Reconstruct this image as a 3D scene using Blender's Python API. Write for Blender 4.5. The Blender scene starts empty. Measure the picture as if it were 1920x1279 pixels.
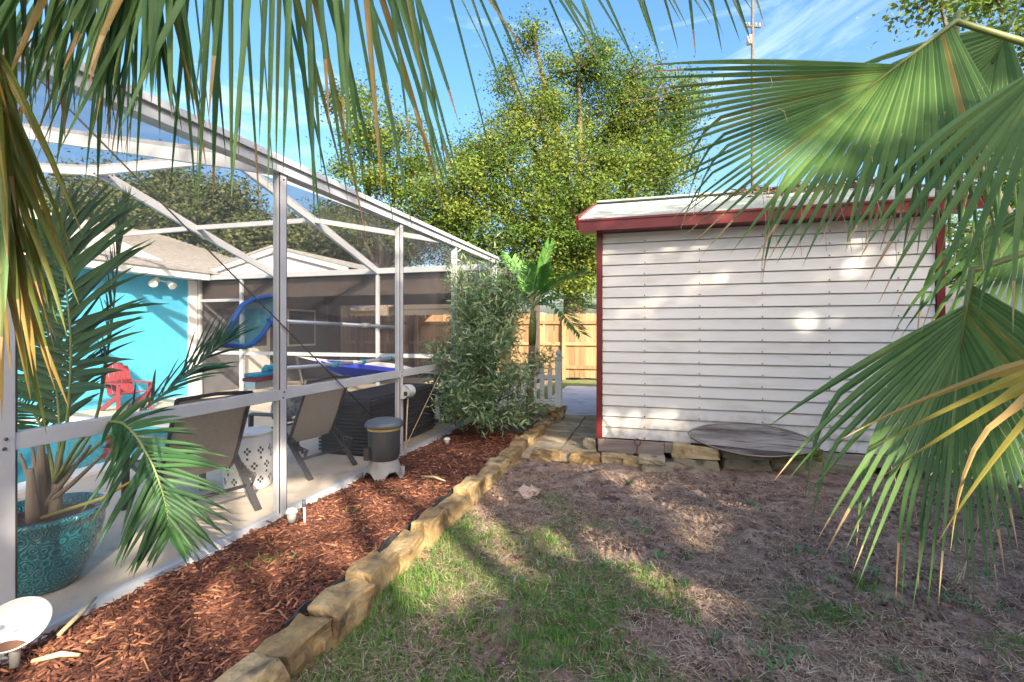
import bpy, bmesh, math, random
import numpy as np
from mathutils import Vector, Matrix

random.seed(7)
rng = np.random.default_rng(7)
SC = bpy.context.scene
COL = SC.collection
R = math.radians

# ------------------------------------------------------------------ camera, sky, sun, exposure
H = 1.4                      # eye height in metres
F = 900.0                    # focal length in photo pixels (1920 wide)
CX, HY = 960.0, 618.0        # principal column, horizon row
TH = R(16.4)                 # camera looks this far left of +Y (the line of the pool cage)
ct, st = math.cos(TH), math.sin(TH)
cam_d = bpy.data.cameras.new('camera')
cam = bpy.data.objects.new('camera', cam_d)
COL.objects.link(cam)
cam.location = (0, 0, H)
cam.rotation_euler = (R(90), 0, TH)
cam_d.sensor_width = 36
cam_d.lens = F / 1920 * 36
cam_d.shift_y = (HY - 639.5) / 1920
cam_d.clip_start = 0.03
cam_d.clip_end = 3000
SC.camera = cam

SUN_EL = R(29)
SUN_AZ = (0.676, -0.739)     # horizontal direction towards the sun
n_ = math.hypot(*SUN_AZ)
SUN = Vector((SUN_AZ[0] / n_ * math.cos(SUN_EL), SUN_AZ[1] / n_ * math.cos(SUN_EL), math.sin(SUN_EL)))
W = bpy.data.worlds.new('World')
SC.world = W
W.use_nodes = True
nt = W.node_tree
nt.nodes.clear()
out = nt.nodes.new('ShaderNodeOutputWorld')
bg = nt.nodes.new('ShaderNodeBackground')
sky = nt.nodes.new('ShaderNodeTexSky')
sky.sky_type = 'NISHITA'
sky.sun_disc = False
sky.sun_elevation = SUN_EL
sky.sun_rotation = math.atan2(SUN_AZ[0], SUN_AZ[1])
sky.air_density = 1.0
sky.dust_density = 5.0
sky.ozone_density = 1.6
bg.inputs['Strength'].default_value = 0.15
tc = nt.nodes.new('ShaderNodeTexCoord')
mp = nt.nodes.new('ShaderNodeMapping')
mp.inputs['Scale'].default_value = (1.2, 1.2, 4.5)
mp.inputs['Rotation'].default_value = (0.25, 0.1, 0.5)
cl = nt.nodes.new('ShaderNodeTexNoise')
cl.inputs['Scale'].default_value = 2.2
cl.inputs['Detail'].default_value = 9
cl.inputs['Roughness'].default_value = 0.62
cl.inputs['Distortion'].default_value = 0.6
cr = nt.nodes.new('ShaderNodeValToRGB')
cr.color_ramp.elements[0].position = 0.56
cr.color_ramp.elements[0].color = (0, 0, 0, 1)
cr.color_ramp.elements[1].position = 0.86
cr.color_ramp.elements[1].color = (0.75, 0.75, 0.75, 1)
mx = nt.nodes.new('ShaderNodeMix')
mx.data_type = 'RGBA'
mx.inputs['B'].default_value = (3.2, 3.6, 4.2, 1)
L = nt.links.new
L(tc.outputs['Generated'], mp.inputs['Vector'])
L(mp.outputs[0], cl.inputs['Vector'])
L(cl.outputs['Fac'], cr.inputs['Fac'])
L(cr.outputs['Color'], mx.inputs['Factor'])
hs = nt.nodes.new('ShaderNodeHueSaturation')
hs.inputs['Saturation'].default_value = 1.32
hs.inputs['Value'].default_value = 0.88
L(sky.outputs[0], hs.inputs['Color'])
L(hs.outputs[0], mx.inputs['A'])
L(mx.outputs['Result'], bg.inputs['Color'])
L(bg.outputs[0], out.inputs[0])

sd = bpy.data.lights.new('sun', 'SUN')
sd.energy = 4.2
sd.angle = R(0.55)
sd.color = (1.0, 0.87, 0.68)
so = bpy.data.objects.new('sun', sd)
COL.objects.link(so)
so.rotation_euler = (-SUN).to_track_quat('-Z', 'Y').to_euler()
so.location = (20, -22, 18)

SC.view_settings.view_transform = 'Standard'
SC.view_settings.look = 'None'
SC.view_settings.exposure = 1.87
SC.view_settings.gamma = 1.0
SC.cycles.transparent_max_bounces = 24
SC.cycles.max_bounces = 7
SC.cycles.caustics_reflective = False
SC.cycles.caustics_refractive = False

# ------------------------------------------------------------------ pixel -> place helpers
def c2w(r, d, z):
    """camera right / forward / height above ground -> world"""
    return Vector((r * ct - d * st, r * st + d * ct, z))
def P(u, v, z=0.0):
    d = F * (H - z) / (v - HY)
    return c2w((u - CX) / F * d, d, z)
def PD(u, v, d):
    return c2w((u - CX) / F * d, d, H - (v - HY) / F * d)
def PX(u, v, X):
    k = (u - CX) / F
    d = X / (k * ct - st)
    return PD(u, v, d)
def PY(u, v, Y):
    k = (u - CX) / F
    d = Y / (k * st + ct)
    return PD(u, v, d)
def cv(r, up, d):
    return Vector((r * ct - d * st, r * st + d * ct, up))

# ------------------------------------------------------------------ numpy noise
_perm = np.random.default_rng(3).random((256, 256))
def vnoise(x, y):
    x = np.asarray(x, float); y = np.asarray(y, float)
    xi = np.floor(x).astype(int); yi = np.floor(y).astype(int)
    fx = x - xi; fy = y - yi
    fx = fx * fx * (3 - 2 * fx); fy = fy * fy * (3 - 2 * fy)
    a = _perm[xi % 256, yi % 256]; b = _perm[(xi + 1) % 256, yi % 256]
    c = _perm[xi % 256, (yi + 1) % 256]; d = _perm[(xi + 1) % 256, (yi + 1) % 256]
    return (a * (1 - fx) + b * fx) * (1 - fy) + (c * (1 - fx) + d * fx) * fy
def fbm(x, y, o=4):
    s = 0; a = .5; t = 0
    for i in range(o):
        s = s + a * vnoise(x * 2 ** i + 17.3 * i, y * 2 ** i + 5.1 * i); t += a; a *= .5
    return s / t

# ------------------------------------------------------------------ materials
M = {}
def mat(name, c1, c2=None, c3=None, scale=6.0, rough=.65, bump=0.0, bscale=None, detail=5, metal=0.0,
        objr=0.0, attr=False, transl=0.0, stretch=(1, 1, 1), spec=.4, lo=.3, hi=.7, dirt=None, dscale=2.0, dlo=.55, dhi=.75, coat=0.0):
    m = bpy.data.materials.new(name); m.use_nodes = True
    n = m.node_tree.nodes; l = m.node_tree.links.new
    b = n['Principled BSDF']
    b.inputs['Roughness'].default_value = rough
    b.inputs['Metallic'].default_value = metal
    b.inputs['Specular IOR Level'].default_value = spec
    if coat: b.inputs['Coat Weight'].default_value = coat
    cols = [c for c in (c1, c2, c3) if c is not None]
    oi = n.new('ShaderNodeObjectInfo')
    tc = n.new('ShaderNodeTexCoord')
    mul = n.new('ShaderNodeVectorMath'); mul.operation = 'MULTIPLY_ADD'
    cmb = n.new('ShaderNodeCombineXYZ')
    ml = n.new('ShaderNodeMath'); ml.operation = 'MULTIPLY'; ml.inputs[1].default_value = 37.0
    l(oi.outputs['Random'], ml.inputs[0])
    for k in range(3): l(ml.outputs[0], cmb.inputs[k])
    l(tc.outputs['Object'], mul.inputs[0]); mul.inputs[1].default_value = stretch; l(cmb.outputs[0], mul.inputs[2])
    vec = mul.outputs[0]
    no = n.new('ShaderNodeTexNoise'); no.inputs['Scale'].default_value = scale; no.inputs['Detail'].default_value = detail
    no.inputs['Roughness'].default_value = .6
    l(vec, no.inputs['Vector'])
    if len(cols) > 1:
        rp = n.new('ShaderNodeValToRGB')
        if attr:
            at = n.new('ShaderNodeAttribute'); at.attribute_name = 'rnd'
            rp.color_ramp.elements[0].position = 0; rp.color_ramp.elements[1].position = 1
            src = at.outputs['Fac']
            if len(cols) == 3:
                e = rp.color_ramp.elements.new(.5); e.color = (*cols[1], 1)
        else:
            rp.color_ramp.elements[0].position = lo; rp.color_ramp.elements[1].position = hi
            if len(cols) == 3:
                e = rp.color_ramp.elements.new((lo + hi) / 2); e.color = (*cols[1], 1)
            src = no.outputs['Fac']
        rp.color_ramp.elements[0].color = (*cols[0], 1)
        rp.color_ramp.elements[-1].color = (*cols[-1], 1)
        if objr:
            ad = n.new('ShaderNodeMath'); ad.operation = 'MULTIPLY_ADD'; ad.inputs[1].default_value = objr
            l(oi.outputs['Random'], ad.inputs[0]); l(src, ad.inputs[2])
            sb = n.new('ShaderNodeMath'); sb.operation = 'SUBTRACT'; sb.inputs[1].default_value = objr / 2; l(ad.outputs[0], sb.inputs[0])
            src = sb.outputs[0]
        l(src, rp.inputs['Fac']); colout = rp.outputs['Color']
    else:
        rgb = n.new('ShaderNodeRGB'); rgb.outputs[0].default_value = (*c1, 1); colout = rgb.outputs[0]
    if dirt is not None:
        n2 = n.new('ShaderNodeTexNoise'); n2.inputs['Scale'].default_value = dscale; n2.inputs['Detail'].default_value = 7
        l(vec, n2.inputs['Vector'])
        mr = n.new('ShaderNodeMapRange'); mr.inputs['From Min'].default_value = dlo; mr.inputs['From Max'].default_value = dhi
        l(n2.outputs['Fac'], mr.inputs['Value'])
        mm = n.new('ShaderNodeMix'); mm.data_type = 'RGBA'; mm.inputs['B'].default_value = (*dirt, 1)
        l(mr.outputs[0], mm.inputs['Factor']); l(colout, mm.inputs['A']); colout = mm.outputs['Result']
    l(colout, b.inputs['Base Color'])
    if bump:
        nb = n.new('ShaderNodeTexNoise'); nb.inputs['Scale'].default_value = bscale or scale * 4; nb.inputs['Detail'].default_value = 6
        l(vec, nb.inputs['Vector'])
        bp = n.new('ShaderNodeBump'); bp.inputs['Strength'].default_value = bump; bp.inputs['Distance'].default_value = .02
        l(nb.outputs['Fac'], bp.inputs['Height']); l(bp.outputs[0], b.inputs['Normal'])
    if transl:
        o = n['Material Output']
        tr = n.new('ShaderNodeBsdfTranslucent'); l(colout, tr.inputs['Color'])
        ms = n.new('ShaderNodeMixShader'); ms.inputs[0].default_value = transl
        l(b.outputs[0], ms.inputs[1]); l(tr.outputs[0], ms.inputs[2]); l(ms.outputs[0], o.inputs['Surface'])
    M[name] = m
    return m

def screen_mat(name, col, lo, hi):
    """insect mesh: mostly see-through, denser when looked along"""
    m = bpy.data.materials.new(name); m.use_nodes = True
    n = m.node_tree.nodes; l = m.node_tree.links.new
    o = n['Material Output']; n.remove(n['Principled BSDF'])
    t = n.new('ShaderNodeBsdfTransparent'); d = n.new('ShaderNodeBsdfDiffuse'); d.inputs['Color'].default_value = (*col, 1)
    w = n.new('ShaderNodeLayerWeight'); w.inputs['Blend'].default_value = .35
    r = n.new('ShaderNodeMapRange'); r.inputs['To Min'].default_value = lo; r.inputs['To Max'].default_value = hi
    x = n.new('ShaderNodeMixShader')
    l(w.outputs['Facing'], r.inputs['Value']); l(r.outputs[0], x.inputs[0])
    l(t.outputs[0], x.inputs[1]); l(d.outputs[0], x.inputs[2]); l(x.outputs[0], o.inputs['Surface'])
    M[name] = m

mat('white_alu', (.39, .40, .43), (.47, .48, .51), scale=3, rough=.38, dirt=(.45, .43, .38), dscale=6, dlo=.62, dhi=.85)
mat('siding', (.63, .61, .57), (.69, .67, .63), scale=1.2, rough=.42, stretch=(1, 1, 4), dirt=(.46, .42, .36), dscale=2.2, dlo=.52, dhi=.9, bump=.04, bscale=40)
mat('red_metal', (.11, .009, .012), (.165, .018, .018), scale=5, rough=.4, dirt=(.12, .03, .025), dscale=9)
mat('roof_metal', (.33, .38, .36), (.42, .45, .43), scale=3, rough=.45, dirt=(.30, .31, .25), dscale=4, dlo=.55, dhi=.75)
mat('concrete', (.50, .42, .33), (.60, .51, .41), scale=2.5, rough=.8, bump=.12, bscale=60, dirt=(.30, .27, .23), dscale=5, dlo=.55, dhi=.8)
mat('path_concrete', (.46, .46, .48), (.58, .58, .60), scale=2, rough=.85, bump=.15, bscale=50, dirt=(.33, .31, .29), dscale=3)
mat('paver', (.26, .20, .13), (.36, .30, .21), (.42, .33, .24), scale=5, rough=.85, bump=.3, bscale=40, objr=.5, dirt=(.13, .12, .08), dscale=7)
mat('edging', (.25, .165, .07), (.38, .26, .12), (.46, .345, .185), scale=7, rough=.88, bump=.55, bscale=38, objr=.35, dirt=(.13, .09, .05), dscale=9, dlo=.47, dhi=.68)
mat('block', (.23, .19, .13), (.34, .28, .19), scale=8, rough=.9, bump=.5, bscale=40, objr=.3, dirt=(.07, .07, .05), dscale=8, dlo=.5, dhi=.7)
mat('mossy', (.10, .14, .03), (.22, .25, .06), scale=10, rough=.95, bump=.6, bscale=50, dirt=(.12, .10, .06), dscale=7)
mat('dirt', (.12, .074, .054), (.25, .168, .125), (.42, .31, .24), scale=7, detail=10, rough=.95, bump=1.0, bscale=55, dirt=(.085, .05, .038), dscale=11, dlo=.53, dhi=.66)
mat('bed_soil', (.04, .02, .015), (.08, .042, .03), scale=9, rough=.95, bump=.7, bscale=60)
mat('mulch', (.045, .017, .013), (.17, .06, .034), (.55, .25, .125), attr=True, rough=.85, bump=.3, bscale=90)
mat('straw', (.13, .078, .05), (.39, .275, .185), (.62, .48, .33), attr=True, rough=.85)
mat('grass', (.055, .18, .022), (.11, .27, .04), (.24, .33, .075), attr=True, rough=.6, transl=.3)
mat('weed', (.09, .23, .08), (.14, .30, .12), attr=True, rough=.5, transl=.25)
mat('oak_leaf', (.045, .095, .02), (.105, .175, .032), (.215, .25, .045), attr=True, rough=.75, spec=.15, transl=.4)
mat('dark_leaf', (.055, .085, .025), (.10, .135, .04), (.17, .17, .06), attr=True, rough=.55, transl=.3)
mat('shade_leaf', (.045, .085, .02), (.07, .12, .03), attr=True, rough=.55, transl=.2)
mat('bush_leaf', (.10, .19, .085), (.19, .30, .14), (.38, .46, .28), attr=True, rough=.42, transl=.2)
mat('bark', (.06, .048, .037), (.14, .115, .09), scale=12, rough=.9, bump=.7, bscale=30, stretch=(1, 1, .3))
mat('palm_leaf', (.075, .17, .06), (.14, .26, .085), scale=3, rough=.5, objr=.9, transl=.35, dirt=(.30, .30, .08), dscale=3.5, dlo=.62, dhi=.80, spec=.3)
mat('fan_leaf', (.07, .155, .042), (.135, .24, .07), scale=3, rough=.5, objr=.8, transl=.3, dirt=(.28, .33, .09), dscale=3, dlo=.6, dhi=.85, spec=.3)
mat('pot_palm_leaf', (.02, .07, .022), (.04, .115, .035), scale=3, rough=.45, objr=.8, transl=.2, spec=.3)
mat('yellow_leaf', (.24, .21, .035), (.38, .31, .06), (.46, .30, .11), scale=5, rough=.5, objr=.7, transl=.3)
mat('olive_leaf', (.115, .15, .03), (.23, .22, .045), (.33, .23, .06), scale=4, rough=.45, objr=.9, transl=.3)
mat('fibre', (.42, .36, .20), (.56, .48, .30), scale=8, rough=.8)
mat('petiole', (.13, .18, .05), (.22, .24, .08), scale=6, rough=.5)
mat('palm_stem', (.17, .13, .09), (.27, .22, .16), scale=14, rough=.85, bump=.5, bscale=40, stretch=(1, 1, .2))
mat('young_palm', (.13, .36, .07), (.22, .48, .11), attr=True, rough=.4, transl=.3)
mat('fence_wood', (.22, .125, .06), (.36, .225, .115), scale=9, rough=.8, bump=.3, bscale=40, stretch=(1, 1, .08), objr=.5, dirt=(.22, .17, .13), dscale=4)
mat('grey_wood', (.15, .13, .118), (.36, .33, .305), scale=10, rough=.85, bump=.6, bscale=26, stretch=(.12, 1, 1), dirt=(.07, .055, .05), dscale=8, dlo=.5, dhi=.65)
mat('skid_wood', (.20, .155, .13), (.36, .29, .25), scale=12, rough=.85, bump=.4, bscale=30, stretch=(.1, 1, 1))
mat('vinyl', (.66, .66, .68), (.70, .70, .71), scale=2, rough=.35)
mat('white_paint', (.76, .76, .75), (.83, .83, .82), scale=5, rough=.5, dirt=(.5, .49, .45), dscale=8, dlo=.62, dhi=.85)
mat('turquoise', (.07, .42, .66), (.09, .48, .72), scale=4, rough=.75, bump=.2, bscale=90)
mat('shingle', (.30, .28, .26), (.44, .42, .40), scale=18, rough=.9, bump=.4, bscale=50, stretch=(1, .4, 1))
mat('dark_wood', (.055, .04, .033), (.09, .066, .052), scale=8, rough=.75)
mat('grey_wall', (.13, .13, .145), (.17, .17, .185), scale=3, rough=.8)
mat('tan_wall', (.50, .36, .28), (.58, .43, .34), scale=3, rough=.8)
mat('tan_roof', (.36, .28, .24), (.46, .37, .32), scale=20, rough=.9, bump=.3)
mat('pool_plaster', (.10, .52, .62), (.14, .60, .70), scale=3, rough=.6)
mat('pool_coping', (.62, .60, .56), (.70, .68, .64), scale=6, rough=.7)
mat('black_plastic', (.035, .037, .042), (.06, .062, .07), scale=5, rough=.38, dirt=(.14, .13, .12), dscale=4, dlo=.55, dhi=.85)
mat('lid_plastic', (.07, .085, .11), (.11, .125, .15), scale=5, rough=.35)
mat('grey_plastic', (.22, .22, .22), (.30, .295, .285), scale=6, rough=.6, dirt=(.16, .12, .09), dscale=6)
mat('band', (.45, .33, .10), rough=.5)
mat('wicker', (.016, .016, .019), (.028, .027, .031), scale=20, rough=.55)
mat('frame_metal', (.05, .047, .048), (.075, .07, .07), scale=5, rough=.42, metal=.3)
mat('sling', (.33, .295, .25), (.39, .355, .305), scale=40, rough=.8)
mat('cushion', (.16, .20, .22), (.42, .44, .43), scale=14, rough=.9, lo=.45, hi=.55)
mat('stool', (.70, .69, .66), (.78, .77, .74), scale=4, rough=.4)
mat('dark_inside', (.05, .048, .046), rough=.9)
mat('pole_metal', (.60, .62, .66), (.68, .70, .73), scale=4, rough=.35, metal=.5)
mat('blue_plastic', (.015, .09, .36), (.02, .12, .45), scale=5, rough=.35)
mat('aqua_plastic', (.02, .30, .50), (.03, .36, .56), scale=5, rough=.4)
mat('red_plastic', (.24, .035, .042), (.30, .05, .05), scale=5, rough=.4)
mat('hammock_blue', (.02, .03, .33), (.03, .06, .45), scale=5, rough=.85)
mat('hammock_pale', (.60, .55, .50), (.70, .66, .60), scale=5, rough=.85)
mat('rope', (.40, .30, .19), (.52, .42, .28), scale=20, rough=.9)
mat('cable', (.07, .065, .06), rough=.5, metal=.4)
mat('navy_glaze', (.012, .016, .05), (.02, .028, .08), scale=5, rough=.15, coat=.5)
mat('grey_box', (.42, .43, .44), (.50, .50, .50), scale=6, rough=.5)
mat('lamp_metal', (.46, .45, .42), (.56, .55, .52), scale=8, rough=.4, metal=.4)
mat('clear_lens', (.62, .64, .62), rough=.15)
mat('rust', (.14, .07, .045), (.20, .10, .06), scale=15, rough=.8)
mat('dish_white', (.74, .74, .72), (.82, .82, .80), scale=4, rough=.35, dirt=(.45, .42, .36), dscale=7, dlo=.6, dhi=.85)
mat('dead_leaf', (.17, .10, .07), (.28, .18, .12), (.38, .27, .19), attr=True, rough=.85)
mat('rock', (.20, .16, .11), (.32, .26, .18), scale=7, rough=.9, bump=.5, bscale=30, dirt=(.10, .10, .04), dscale=6)
mat('pink_rock', (.45, .33, .27), (.55, .43, .36), scale=8, rough=.9, bump=.3)
mat('black_mat', (.05, .042, .038), (.075, .06, .052), scale=10, rough=.9)
mat('terracotta', (.30, .10, .05), (.40, .15, .08), scale=6, rough=.8)
screen_mat('screen', (.13, .13, .15), .10, .34)
screen_mat('roof_screen', (.09, .095, .12), .2, .74)
screen_mat('net_mesh', (.05, .24, .32), .68, .9)

# glazed teal pot: raised flower motif from voronoi cells
m = mat('teal_glaze', (.01, .10, .14), (.02, .17, .21), scale=5, rough=.16, coat=.6)
n = m.node_tree.nodes; l = m.node_tree.links.new
vo = n.new('ShaderNodeTexVoronoi'); vo.inputs['Scale'].default_value = 19
tcn = n.new('ShaderNodeTexCoord'); l(tcn.outputs['Object'], vo.inputs['Vector'])
wv = n.new('ShaderNodeMath'); wv.operation = 'SINE'
sc_ = n.new('ShaderNodeMath'); sc_.operation = 'MULTIPLY'; sc_.inputs[1].default_value = 26
l(vo.outputs['Distance'], sc_.inputs[0]); l(sc_.outputs[0], wv.inputs[0])
rp = n.new('ShaderNodeValToRGB'); rp.color_ramp.elements[0].position = .1; rp.color_ramp.elements[1].position = .9
rp.color_ramp.elements[0].color = (.007, .10, .13, 1); rp.color_ramp.elements[1].color = (.022, .23, .26, 1)
l(wv.outputs[0], rp.inputs['Fac']); l(rp.outputs[0], n['Principled BSDF'].inputs['Base Color'])
bp = n.new('ShaderNodeBump'); bp.inputs['Strength'].default_value = .5; bp.inputs['Distance'].default_value = .01
l(wv.outputs[0], bp.inputs['Height']); l(bp.outputs[0], n['Principled BSDF'].inputs['Normal'])

# rain-splash grime low on the shed siding
m = M['siding']; n = m.node_tree.nodes; l = m.node_tree.links.new; b = n['Principled BSDF']
src = b.inputs['Base Color'].links[0].from_socket
tcn = n.new('ShaderNodeTexCoord'); sep = n.new('ShaderNodeSeparateXYZ'); l(tcn.outputs['Object'], sep.inputs[0])
mr = n.new('ShaderNodeMapRange'); mr.inputs['From Min'].default_value = .62; mr.inputs['From Max'].default_value = .2; l(sep.outputs['Z'], mr.inputs['Value'])
nz = n.new('ShaderNodeTexNoise'); nz.inputs['Scale'].default_value = 9; nz.inputs['Detail'].default_value = 8; l(tcn.outputs['Object'], nz.inputs['Vector'])
m2 = n.new('ShaderNodeMapRange'); m2.inputs['From Min'].default_value = .42; m2.inputs['From Max'].default_value = .75; l(nz.outputs['Fac'], m2.inputs['Value'])
mu = n.new('ShaderNodeMath'); mu.operation = 'MULTIPLY'; l(mr.outputs[0], mu.inputs[0]); l(m2.outputs[0], mu.inputs[1])
mm = n.new('ShaderNodeMix'); mm.data_type = 'RGBA'; mm.inputs['B'].default_value = (.27, .21, .15, 1); l(mu.outputs[0], mm.inputs['Factor']); l(src, mm.inputs['A']); l(mm.outputs['Result'], b.inputs['Base Color'])

# pool water: clear, slightly rippled, mirror at grazing angles
m = bpy.data.materials.new('water'); m.use_nodes = True; M['water'] = m
n = m.node_tree.nodes; l = m.node_tree.links.new; n.remove(n['Principled BSDF'])
t = n.new('ShaderNodeBsdfTransparent'); t.inputs['Color'].default_value = (.62, .93, .97, 1)
g = n.new('ShaderNodeBsdfGlossy'); g.inputs['Roughness'].default_value = .03
fr = n.new('ShaderNodeFresnel'); fr.inputs['IOR'].default_value = 1.33
nz = n.new('ShaderNodeTexNoise'); nz.inputs['Scale'].default_value = 5
bp = n.new('ShaderNodeBump'); bp.inputs['Strength'].default_value = .25; bp.inputs['Distance'].default_value = .03
l(nz.outputs['Fac'], bp.inputs['Height']); l(bp.outputs[0], g.inputs['Normal']); l(bp.outputs[0], fr.inputs['Normal'])
x = n.new('ShaderNodeMixShader'); l(fr.outputs[0], x.inputs[0]); l(t.outputs[0], x.inputs[1]); l(g.outputs[0], x.inputs[2])
l(x.outputs[0], n['Material Output'].inputs['Surface'])

# ------------------------------------------------------------------ object helpers
OFF = {}
def tag(o, label=None, cat=None, group=None, kind=None):
    if label: o['label'] = label
    if cat: o['category'] = cat
    if group: o['group'] = group
    if kind: o['kind'] = kind
    return o
def thing(name, label, cat, loc=(0, 0, 0), rz=0.0, group=None, local=False):
    o = bpy.data.objects.new(name, None); COL.objects.link(o)
    o.empty_display_size = .1
    o.location = loc; o.rotation_euler = (0, 0, rz)
    OFF[o.name] = Vector((0, 0, 0)) if local else Vector(loc)
    return tag(o, label, cat, group)
def link_mesh(name, me, parent=None):
    o = bpy.data.objects.new(name, me); COL.objects.link(o)
    if parent is not None:
        o.parent = parent; OFF[o.name] = OFF[parent.name]
    else:
        OFF[o.name] = Vector((0, 0, 0))
    return o

class MB:
    def __init__(s): s.v = []; s.f = []; s.mi = []; s.sm = []; s.cur = 0
    def quad(s, a, b, c, d, sm=False):
        k = len(s.v); s.v += [Vector(a), Vector(b), Vector(c), Vector(d)]; s.f.append((k, k + 1, k + 2, k + 3)); s.mi.append(s.cur); s.sm.append(sm)
    def hexa(s, p):
        k = len(s.v); s.v += [Vector(q) for q in p]
        for f in ((0, 3, 2, 1), (4, 5, 6, 7), (0, 1, 5, 4), (1, 2, 6, 5), (2, 3, 7, 6), (3, 0, 4, 7)):
            s.f.append(tuple(k + i for i in f)); s.mi.append(s.cur); s.sm.append(False)
    def box(s, a, b):
        (x0, y0, z0), (x1, y1, z1) = a, b
        x0, x1 = min(x0, x1), max(x0, x1); y0, y1 = min(y0, y1), max(y0, y1); z0, z1 = min(z0, z1), max(z0, z1)
        s.hexa([(x0, y0, z0), (x1, y0, z0), (x1, y1, z0), (x0, y1, z0), (x0, y0, z1), (x1, y0, z1), (x1, y1, z1), (x0, y1, z1)]); return s
    def beam(s, p, q, w, h, up=(0, 0, 1)):
        p, q = Vector(p), Vector(q); t = (q - p).normalized(); side = t.cross(Vector(up))
        if side.length < 1e-4: side = t.cross(Vector((0, 1, 0)))
        side.normalize(); u = side.cross(t).normalized(); a = side * w / 2; b = u * h / 2
        s.hexa([p - a - b, p + a - b, q + a - b, q - a - b, p - a + b, p + a + b, q + a + b, q - a + b]); return s
    def tube(s, pts, rad, n=8, cap=True):
        pts = [Vector(p) for p in pts]; N = len(pts)
        if not hasattr(rad, '__len__'): rad = [rad] * N
        k = len(s.v); prev = None
        for i, p in enumerate(pts):
            t = (pts[min(i + 1, N - 1)] - pts[max(i - 1, 0)]).normalized()
            if prev is None:
                a = t.cross(Vector((0, 0, 1)))
                if a.length < .05: a = t.cross(Vector((1, 0, 0)))
            else: a = prev - t * prev.dot(t)
            a.normalize(); prev = a; b = t.cross(a)
            for j in range(n):
                th = 2 * math.pi * j / n
                s.v.append(p + (a * math.cos(th) + b * math.sin(th)) * rad[i])
        for i in range(N - 1):
            for j in range(n):
                s.f.append((k + i * n + j, k + i * n + (j + 1) % n, k + (i + 1) * n + (j + 1) % n, k + (i + 1) * n + j)); s.mi.append(s.cur); s.sm.append(True)
        if cap:
            s.f.append(tuple(k + j for j in reversed(range(n)))); s.mi.append(s.cur); s.sm.append(False)
            s.f.append(tuple(k + (N - 1) * n + j for j in range(n))); s.mi.append(s.cur); s.sm.append(False)
        return s
    def lathe(s, prof, c, n=24, skip=None, smooth=True):
        c = Vector(c); k = len(s.v)
        for (r, z) in prof:
            for j in range(n):
                th = 2 * math.pi * j / n; s.v.append(c + Vector((r * math.cos(th), r * math.sin(th), z)))
        for i in range(len(prof) - 1):
            for j in range(n):
                if skip and skip(i, j): continue
                s.f.append((k + i * n + j, k + i * n + (j + 1) % n, k + (i + 1) * n + (j + 1) % n, k + (i + 1) * n + j)); s.mi.append(s.cur); s.sm.append(smooth)
        return s
    def grid(s, G, sm=True):
        """G[i][j] of points"""
        k = len(s.v); a, b = len(G), len(G[0])
        for row in G: s.v += [Vector(p) for p in row]
        for i in range(a - 1):
            for j in range(b - 1):
                s.f.append((k + i * b + j, k + i * b + j + 1, k + (i + 1) * b + j + 1, k + (i + 1) * b + j)); s.mi.append(s.cur); s.sm.append(sm)
        return s
    def mesh(s, name, mats, off=Vector((0, 0, 0))):
        me = bpy.data.meshes.new(name)
        me.from_pydata([tuple(p - off) for p in s.v], [], s.f)
        if isinstance(mats, str): mats = [mats]
        for q in mats: me.materials.append(M[q])
        me.polygons.foreach_set('material_index', s.mi)
        me.polygons.foreach_set('use_smooth', s.sm)
        me.update()
        return me
    def build(s, name, mats, parent=None, bevel=0.0):
        off = OFF[parent.name] if parent is not None else Vector((0, 0, 0))
        me = s.mesh(name, mats, off)
        if bevel:
            bm = bmesh.new(); bm.from_mesh(me)
            es = [e for e in bm.edges if len(e.link_faces) == 2 and e.calc_face_angle(0) > .6]
            bmesh.ops.bevel(bm, geom=es, offset=bevel, segments=2, affect='EDGES', profile=.6)
            bm.to_mesh(me); bm.free()
        return link_mesh(name, me, parent)

def inst_mesh(name, tv, tf, S, T, rnd, matname, parent=None):
    """many small pieces in one mesh; S (N,3,3) frames, T (N,3), rnd (N)"""
    tv = np.asarray(tv, float); tf = np.asarray(tf, int)
    N, k, mF = len(T), len(tv), tf.shape[1]
    V = np.einsum('nij,kj->nki', S, tv) + T[:, None]
    off = OFF[parent.name] if parent is not None else Vector((0, 0, 0))
    V = V - np.array(off)
    Fc = (tf[None] + (np.arange(N) * k)[:, None, None]).reshape(-1, mF)
    me = bpy.data.meshes.new(name)
    me.vertices.add(N * k); me.vertices.foreach_set('co', V.astype(np.float32).ravel())
    me.loops.add(Fc.size); me.loops.foreach_set('vertex_index', Fc.astype(np.int32).ravel())
    me.polygons.add(len(Fc))
    me.polygons.foreach_set('loop_start', (np.arange(len(Fc)) * mF).astype(np.int32))
    me.materials.append(M[matname])
    me.update(calc_edges=True)
    a = me.attributes.new('rnd', 'FLOAT', 'POINT'); a.data.foreach_set('value', np.repeat(rnd, k).astype(np.float32))
    return link_mesh(name, me, parent)

def frames(D, Nn):
    """columns: side, along D, normal"""
    D = D / np.linalg.norm(D, axis=1, keepdims=True)
    Sd = np.cross(D, Nn); Sd /= np.linalg.norm(Sd, axis=1, keepdims=True) + 1e-9
    Up = np.cross(Sd, D)
    return np.stack([Sd, D, Up], axis=2)
def rvec(n):
    v = rng.normal(size=(n, 3)); return v / np.linalg.norm(v, axis=1, keepdims=True)
ORD = ['first', 'second', 'third', 'fourth', 'fifth', 'sixth', 'seventh', 'eighth', 'ninth', 'tenth', 'eleventh', 'twelfth', 'thirteenth', 'fourteenth', 'fifteenth', 'sixteenth', 'seventeenth', 'eighteenth']

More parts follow.
